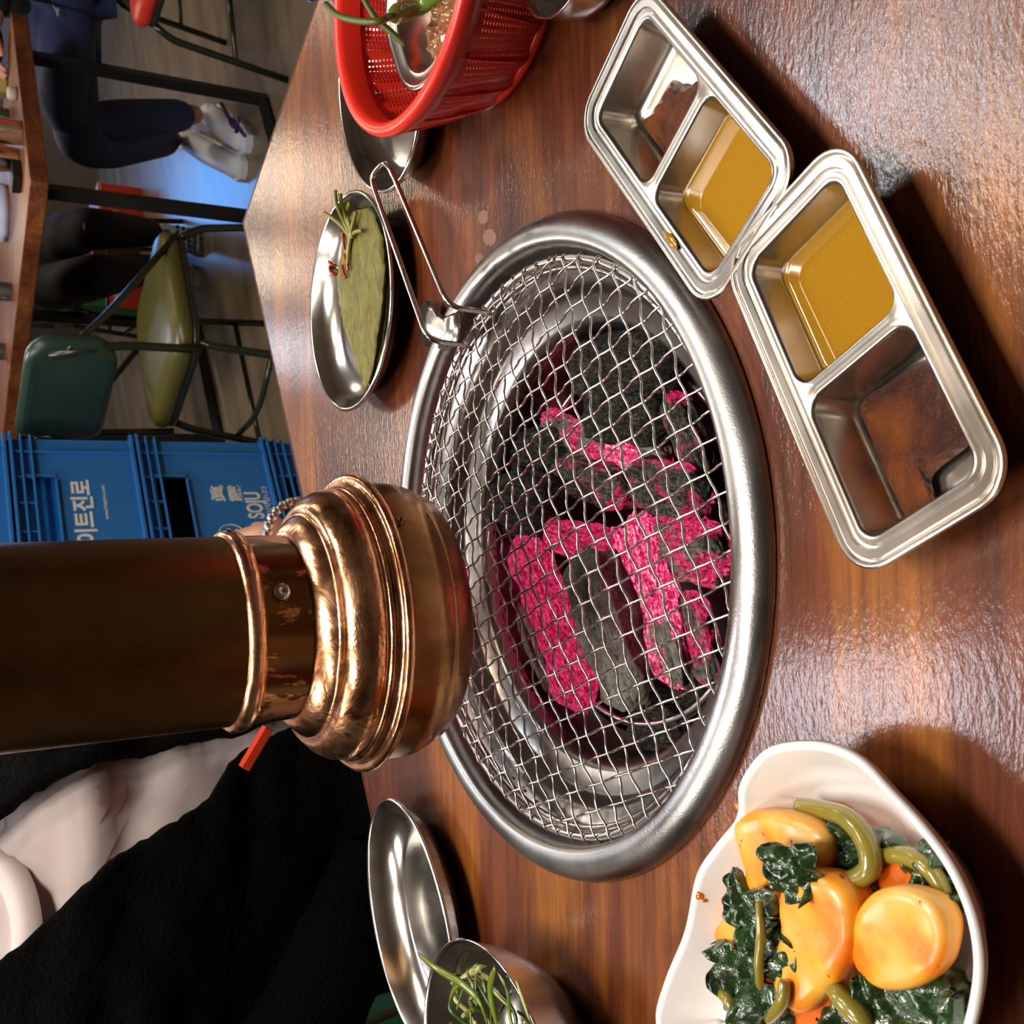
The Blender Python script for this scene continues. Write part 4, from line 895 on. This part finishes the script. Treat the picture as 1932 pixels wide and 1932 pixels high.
def hand(parent, wrist, palm_dir, up_, length=.17, m=SKIN, curl=.5, side=1, name='hand'):
    d = V(palm_dir).normalized(); u = V(up_).normalized(); s_ = d.cross(u).normalized()*side; u = s_.cross(d)*side
    vs = [(wrist, (.024, .020)), (V(wrist)+d*.03, (.030, .018)), (V(wrist)+d*.07, (.036, .015))]; ed = [(0, 1), (1, 2)]
    vs += [(V(wrist)+d*.086+s_*.0, (.034, .0125))]; ed += [(2, 3)]
    palm = skin(name, vs, ed, m, parent, 2)
    for k, (off_, L, ln) in enumerate(((-.029, .9, .0), (-.010, 1.0, 0), (.010, .95, 0), (.028, .75, 0))):
        b = V(wrist)+d*.078+s_*off_; pts = [b]; dr = d.copy(); 
        for q, seg in enumerate((.034, .024, .018)):
            dr = (dr-u*curl*(.55 if q == 0 else .8)).normalized(); pts.append(pts[-1]+dr*seg*L)
        MB().tube(curve(pts, 4), [.0088-.0028*i/12 for i in range(13)], 10).build('finger', m, palm)
    b = V(wrist)+d*.03-s_*.024; pts = [b, b+(d*.6-s_*.8).normalized()*.03-u*.006, b+(d*.85-s_*.5).normalized()*.055-u*.014, b+(d*1-s_*.3).normalized()*.075-u*.022]
    MB().tube(curve(pts, 4), [.0125-.0045*i/12 for i in range(13)], 10).build('thumb', m, palm)
    return palm
# --- the person across the table: black fleece jacket over a pinkish white sweatshirt
PF = V((.42, -.907, 0)).normalized(); PS = V((0, 0, 1)).cross(PF).normalized()      # facing, their left side (image +x)
PC = V((-.305, 1.115, 0)); SHR = .34
def pp_(f_, s_, z): return PC+PF*f_+PS*(s_-SHR*max(z, -.3))+V((0, 0, z))
person = thing('person', (0, 0, 0), label='person in a black fleece jacket over a pinkish white sweatshirt seated across the table', cat='person')
elb = W(330, 1112, .050); wri = W(552, 1026, .034); 
shR = pp_(-.01, .185, .235); shL = pp_(-.01, -.185, .235)
elbL = pp_(.03, -.26, .05); wrL = pp_(.13, -.08, -.11)
bv = [(pp_(0, 0, -.30), (.12, .085)), (pp_(.0, 0, -.12), (.11, .075)), (pp_(-.01, 0, .08), (.090, .050)), (pp_(-.015, 0, .20), (.070, .040)), (pp_(.0, 0, .285), (.056, .056)), (pp_(.01, 0, .345), (.052, .055)), (pp_(.03, 0, .43), (.06, .07)),
      (shR, .042), (elb, .038), (lerp(elb, wri, .5), .036), (wri, .028), (shL, .042), (elbL, .040), (wrL, .026),
      (pp_(.05, .10, -.33), .085), (pp_(.40, .11, -.30), .065), (pp_(.38, .11, -.68), .04), (pp_(.05, -.10, -.33), .085), (pp_(.40, -.11, -.30), .065), (pp_(.38, -.11, -.68), .04)]
be = [(0, 1), (1, 2), (2, 3), (3, 4), (4, 5), (5, 6), (3, 7), (7, 8), (8, 9), (9, 10), (3, 11), (11, 12), (12, 13), (0, 14), (14, 15), (15, 16), (0, 17), (17, 18), (18, 19)]
skin('body', bv, be, SKIN, person)
head(person, pp_(.05, 0, .475), PF+V((0, 0, 0)))
hand(person, wri, (W(700, 1120, .012)-wri), (0, 0, 1), curl=.25, side=1)
hand(person, wrL, PS+V((0, 0, -.3)), (0, 0, 1), curl=.4, side=-1)
# trousers
tv = [(pp_(0, 0, -.27), (.16, .12)), (pp_(.08, .10, -.31), .10), (pp_(.42, .12, -.29), .078), (pp_(.40, .12, -.66), .058), (pp_(.08, -.10, -.31), .10), (pp_(.42, -.12, -.29), .078), (pp_(.40, -.12, -.66), .058)]
skin('trousers', tv, [(0, 1), (1, 2), (2, 3), (0, 4), (4, 5), (5, 6)], BLKC, person)
for s_ in (-.12, .12): skin('shoe', [(pp_(.36, s_, -.71), (.038, .035)), (pp_(.43, s_, -.715), (.042, .030)), (pp_(.56, s_, -.725), (.036, .02))], [(0, 1), (1, 2)], BLKC, person)
# sweatshirt torso with folds and a ribbed crew neck
def torso(a_, zz_, gx=0.0, fold=1.0):
    w_ = .205*(1-.55*max(0, (zz_-.16)/.14)**1.6)+.02*max(0, (.0-zz_)/.3)+gx; d_ = .128*(1-.42*max(0, (zz_-.16)/.14)**1.5)+.015*max(0, (0-zz_)/.3)+gx
    f_ = sin(a_)*d_; s_ = cos(a_)*w_
    k = noise.noise(V((s_*9, zz_*6+f_*5, 2)))*.013*fold+noise.noise(V((s_*6+zz_*24, zz_*12, 5)))*.013*fold+abs(noise.noise(V((s_*16-zz_*14, zz_*10+s_*8, 9))))*.018*fold
    return pp_(f_*(1+k/d_*.8), s_*(1+k/w_*.5), zz_)
rows = [[torso(2*pi*j/72, -.34+.62*i/44) for j in range(72)] for i in range(45)]
sw = MB().loops(rows).build('sweatshirt', SHIRT, person)
nk = pp_(.040, 0, .272)
MB().loops([[nk+PF*(r*.96*cos(2*pi*j/48))+PS*(r*1.02*sin(2*pi*j/48))+V((0, 0, z-.05*cos(2*pi*j/48)*(1+1.5*(r-.07)))) for j in range(48)] for r, z in ((.092, -.004), (.094, .006), (.088, .014), (.078, .018), (.070, .016), (.068, .008))]).build('collar', SHIRT, sw)
# jacket: open at the front; edges follow the photographed opening
eR = [(zq, V(Yp(px, py, 1.0))) for zq, px, py in ((0, 385, 1400), (0, 300, 1418), (0, 150, 1452), (0, 0, 1485))]
def edge_s(px, py):                               # lateral place of an edge point on the torso front
    p = Yp(px, py, 1.0); o_ = V((0, 0, H)); d = ray(px, py); t_ = (PC+PF*.13-o_).dot(PF)/d.dot(PF); q = o_+d*t_; return (q-PC).dot(PS)+SHR*q.z, q.z
ER = sorted([edge_s(*p)[::-1] for p in ((395, 1400), (385, 1408), (300, 1420), (150, 1455), (0, 1485))]); EL = sorted([edge_s(*p)[::-1] for p in ((400, 1475), (392, 1515), (300, 1570), (200, 1630), (100, 1730), (0, 1835))])
def itp(tab, z):
    if z <= tab[0][0]: return tab[0][1]
    for (a, b), (c, d) in zip(tab, tab[1:]):
        if z <= c: return b+(d-b)*(z-a)/max(1e-6, c-a)
    (a, b), (c, d) = tab[-2:]; return d+(d-b)*(z-c)/max(1e-6, c-a)
zmin = max(ER[0][0], EL[0][0]); rows = []
for i in range(54):
    z = -.36+.645*i/53
    r_ = itp(ER, z); l_ = itp(EL, z)
    if z < zmin: mid_ = (ER[0][1]+EL[0][1])/2; kk = min(1, (zmin-z)/.02); r_ = r_+(mid_+.006-r_)*kk; l_ = l_+(mid_-.006-l_)*kk
    wd_ = .205+.035; r_ = min(r_, .19); l_ = max(l_, -.19)
    aR = math.acos(max(-1, min(1, r_/wd_))); aL = math.acos(max(-1, min(1, l_/wd_)))
    row = []
    for j in range(91):
        a_ = aL+(2*pi-(aL-aR))*j/90
        row.append(torso(a_, z, .030+.012*max(0, -z), 1.0))
    rows.append(row)
jk = MB().loops(rows, False).build('jacket', BLK, person); solid(jk, .014, 0); sub(jk, 1)
dm = jk.modifiers.new('d', 'DISPLACE'); tx = bpy.data.textures.new('fleece', 'CLOUDS'); tx.noise_scale = .006; dm.texture = tx; dm.strength = .006; dm.texture_coords = 'LOCAL'
def sleeve(ps, rs, name='sleeve'):
    c = curve(ps, 8); n = len(c); rr_ = []
    for i in range(n):
        t_ = i/(n-1)*(len(rs)-1); k = int(min(t_, len(rs)-2)); rr_.append((rs[k]+(rs[k+1]-rs[k])*(t_-k))*(1+.06*noise.noise(c[i]*18)))
    o = MB().tube(c, rr_, 28).build(name, BLK, jk); m_ = o.modifiers.new('d', 'DISPLACE'); m_.texture = tx; m_.strength = .006; m_.texture_coords = 'LOCAL'; return o
sleeve([pp_(-.02, .11, .20), pp_(-.02, .155, .16), pp_(.0, .185, .08), elb+V((-.04, .05, .0)), elb], [.075, .070, .060, .046, .037])
sleeve([pp_(-.01, -.12, .20), pp_(-.005, -.24, .15), pp_(.01, -.27, .10), pp_(.03, -.26, .05), pp_(.10, -.17, -.03), pp_(.12, -.11, -.08)], [.085, .090, .085, .072, .060, .048])
# lap flaps of the long jacket
for s_ in (-1, 1): skin('jacket_skirt', [(pp_(.02, s_*.08, -.26), (.15, .11)), (pp_(.18, s_*.13, -.25), (.12, .09)), (pp_(.36, s_*.16, -.27), (.10, .07))], [(0, 1), (1, 2)], BLK, jk)
tg = bev(MB().box((0, 0, 0), (.0105, .0085, .040)).build('red_tag', mat('red_tag', (.75, .05, .012), .5), jk, False), .0008)
tpos = Yp(483, 1411, .93); tg.location = tpos; tg.rotation_euler = (0, R(55), 0)
# rotate tag so it lies as in the photograph (rising to the right of the wearer)
q1 = Yp(462, 1448, .93); q2 = Yp(505, 1375, .93); tg.rotation_mode = 'QUATERNION'; tg.rotation_quaternion = (q2-q1).to_track_quat('Z', 'Y')
BR = mat('silver_link', (.92, .92, .92), .18, 1); ax_ = (wri-elb).normalized(); sx_ = ax_.cross(V((0, 0, 1))).normalized(); ux = sx_.cross(ax_)
br = thing('bracelet', (0, 0, 0), label='silver link bracelet on the wrist behind the copper hood', cat='bracelet')
bc = W(568, 1014, .032)
MB().tube([bc+sx_*.0290*cos(2*pi*k/40)+ux*.0275*sin(2*pi*k/40) for k in range(40)], .0022, 8, True).build('band', BR, br)
for k in range(26):
    a_ = 2*pi*k/26; p = bc+sx_*.0298*cos(a_)+ux*.0283*sin(a_)
    o = MB().lathe([(.0001, -.0042), (.0034, -.0032), (.0046, 0), (.0034, .0032), (.0001, .0042)], 8).build('link', BR, br, False); o.location = p; o.rotation_euler = ax_.to_track_quat('Z', 'Y').to_euler()
# --- person in navy joggers at the far table
def seated(label, hip, kneeL, kneeR, ankL, ankR, toeL, toeR, torso_dir, mtr, mtop, shoem, face):
    o = thing('person', (0, 0, 0), label=label, cat='person'); hip = V(hip); td = V(torso_dir); f_ = V(face).normalized(); s_ = V((0, 0, 1)).cross(f_).normalized()
    ch = hip+V((0, 0, .24))+td; nk_ = hip+V((0, 0, .50))+td; hd_ = nk_+V((0, 0, .10))
    sL = nk_-V((0, 0, .06))+s_*.17; sR = nk_-V((0, 0, .06))-s_*.17
    eL = sL+V((0, 0, -.24))+f_*.08; eR_ = sR+V((0, 0, -.24))+f_*.08; wL = eL+f_*.20+V((0, 0, .03)); wR = eR_+f_*.20+V((0, 0, .03))
    hl_, hr_ = hip+s_*.09, hip-s_*.09
    vs = [(hip, (.14, .11)), (ch, (.14, .10)), (nk_-V((0, 0, .07)), (.11, .08)), (nk_, .05), (hd_, .055), (sL, .052), (eL, .040), (wL, .026), (sR, .052), (eR_, .040), (wR, .026),
          (hl_, .08), (kneeL, .058), (ankL, .036), (hr_, .08), (kneeR, .058), (ankR, .036)]
    skin('body', vs, [(0, 1), (1, 2), (2, 3), (3, 4), (2, 5), (5, 6), (6, 7), (2, 8), (8, 9), (9, 10), (0, 11), (11, 12), (12, 13), (0, 14), (14, 15), (15, 16)], SKIN, o)
    al = lambda a, b: lerp(V(a), V(b), .93)
    skin('trousers', [(hip, (.165, .13)), (hl_+V((0, 0, .0)), .105), (kneeL, .080), (al(kneeL, ankL), .058), (hr_, .105), (kneeR, .080), (al(kneeR, ankR), .058)], [(0, 1), (1, 2), (2, 3), (0, 4), (4, 5), (5, 6)], mtr, o)
    skin('top', [(hip+V((0, 0, .03)), (.165, .13)), (ch, (.17, .125)), (nk_-V((0, 0, .06)), (.13, .09)), (sL, .07), (eL, .055), (lerp(eL, wL, .8), .040), (sR, .07), (eR_, .055), (lerp(eR_, wR, .8), .04)], [(0, 1), (1, 2), (2, 3), (3, 4), (4, 5), (2, 6), (6, 7), (7, 8)], mtop, o)
    head(o, hd_+V((0, 0, .09))+f_*.02, f_); hand(o, wL, f_, (0, 0, 1), side=1); hand(o, wR, f_, (0, 0, 1), side=-1)
    shs = []
    for an, to in ((ankL, toeL), (ankR, toeR)):
        an = V(an); to = V(to); hl = an-(V((to.x-an.x, to.y-an.y, 0)).normalized()*.05); g = an.z
        d_ = (V((to.x, to.y, 0))-V((an.x, an.y, 0))).normalized(); 
        shs.append(skin('shoe', [(an, .045), (V((an.x, an.y, -.705))-d_*.03, (.044, .042)), (lerp(V((an.x, an.y, -.705)), V((to.x, to.y, -.705)), .5), (.046, .042)), (V((to.x, to.y, -.722)), (.042, .026))], [(0, 1), (1, 2), (2, 3)], shoem, o))
        so = [V((an.x, an.y, 0))-d_*.075, V((to.x, to.y, 0))+d_*.035]; sn = V((-d_.y, d_.x, 0))
        ol_ = [so[0]+d_*.03+sn*.036, so[0]+sn*.012, so[0]-sn*.012, so[0]+d_*.03-sn*.036, so[1]-d_*.06-sn*.048, so[1]-d_*.015-sn*.03, so[1], so[1]-d_*.015+sn*.03, so[1]-d_*.06+sn*.048]
        MB().loops([[V((p.x, p.y, z)) for p in ol_] for z in (-.7495, -.728)], True, True, True).build('sole', shoem, shs[-1], False)
    return o, shs
kL = W(118, 235, -.17); kR = W(150, 285, -.22); aL_ = W(380, 215, -.665); aR_ = W(335, 262, -.665)
pa, shs = seated('person in navy joggers and white striped shoes at the far table', (kL.x+.46, kL.y+.05, -.19), kL, kR, aL_, aR_, W(462, 268, -.73), W(452, 318, -.73), (-.02, 0, 0), NAVY, BLKC, SHOEW, (-1, -.15, 0))
NST = mat('navy_red_stripe', (.05, .02, .12), .5)
for (x0, y0, x1, y1) in ((418, 195, 448, 245), (440, 225, 462, 256), (452, 222, 446, 250), (434, 228, 442, 240)):
    p, q = W(x0, y0, -.668), W(x1, y1, -.668); MB().tube([p, lerp(p, q, .5)+V((0, 0, .004)), q], .0065, 6).build('stripe', NST, shs[0])
lg = Yp(106, 30, (kL.y-.10)); 
WLG = mat('white_logo', (.6, .55, .58), .6)
lp = [V((0, 0, .026)), V((.004, 0, .010)), V((.020, 0, .026)), V((.022, 0, .024)), V((.008, 0, .0)), V((.004, 0, -.022)), V((-.004, 0, -.022)), V((-.003, 0, -.004)), V((-.008, 0, .018))]
lo = MB().loops([[lg+V((p.z*-.1+p.x*.2, y-.03, 0))+V((p.z, 0, p.x))*.65 for p in lp] for y in (0, .0015)], True, True, True).build('logo', WLG, pa, False)
kb = W(170, 430, -.30); kb2 = W(190, 520, -.30)
pb, shb = seated('person in black with a chequered beige shoe behind the far table', (1.02, 4.62, -.22), kb, kb2, W(300, 440, -.665), W(300, 505, -.665), W(372, 462, -.73), W(365, 525, -.73), (0, 0, 0), BLKC, BLKC, SHOEC, (0, -1, 0))
CHK = mat('shoe_check', (.03, .05, .09), .6)
cp_ = W(350, 440, -.665)
for i in range(5):
    for j in range(5):
        MB().box(W(335+i*11, 428+j*10+i*3, -.660), (.011, .011, .012), R(20)).build('check', CHK, shb[0], False)
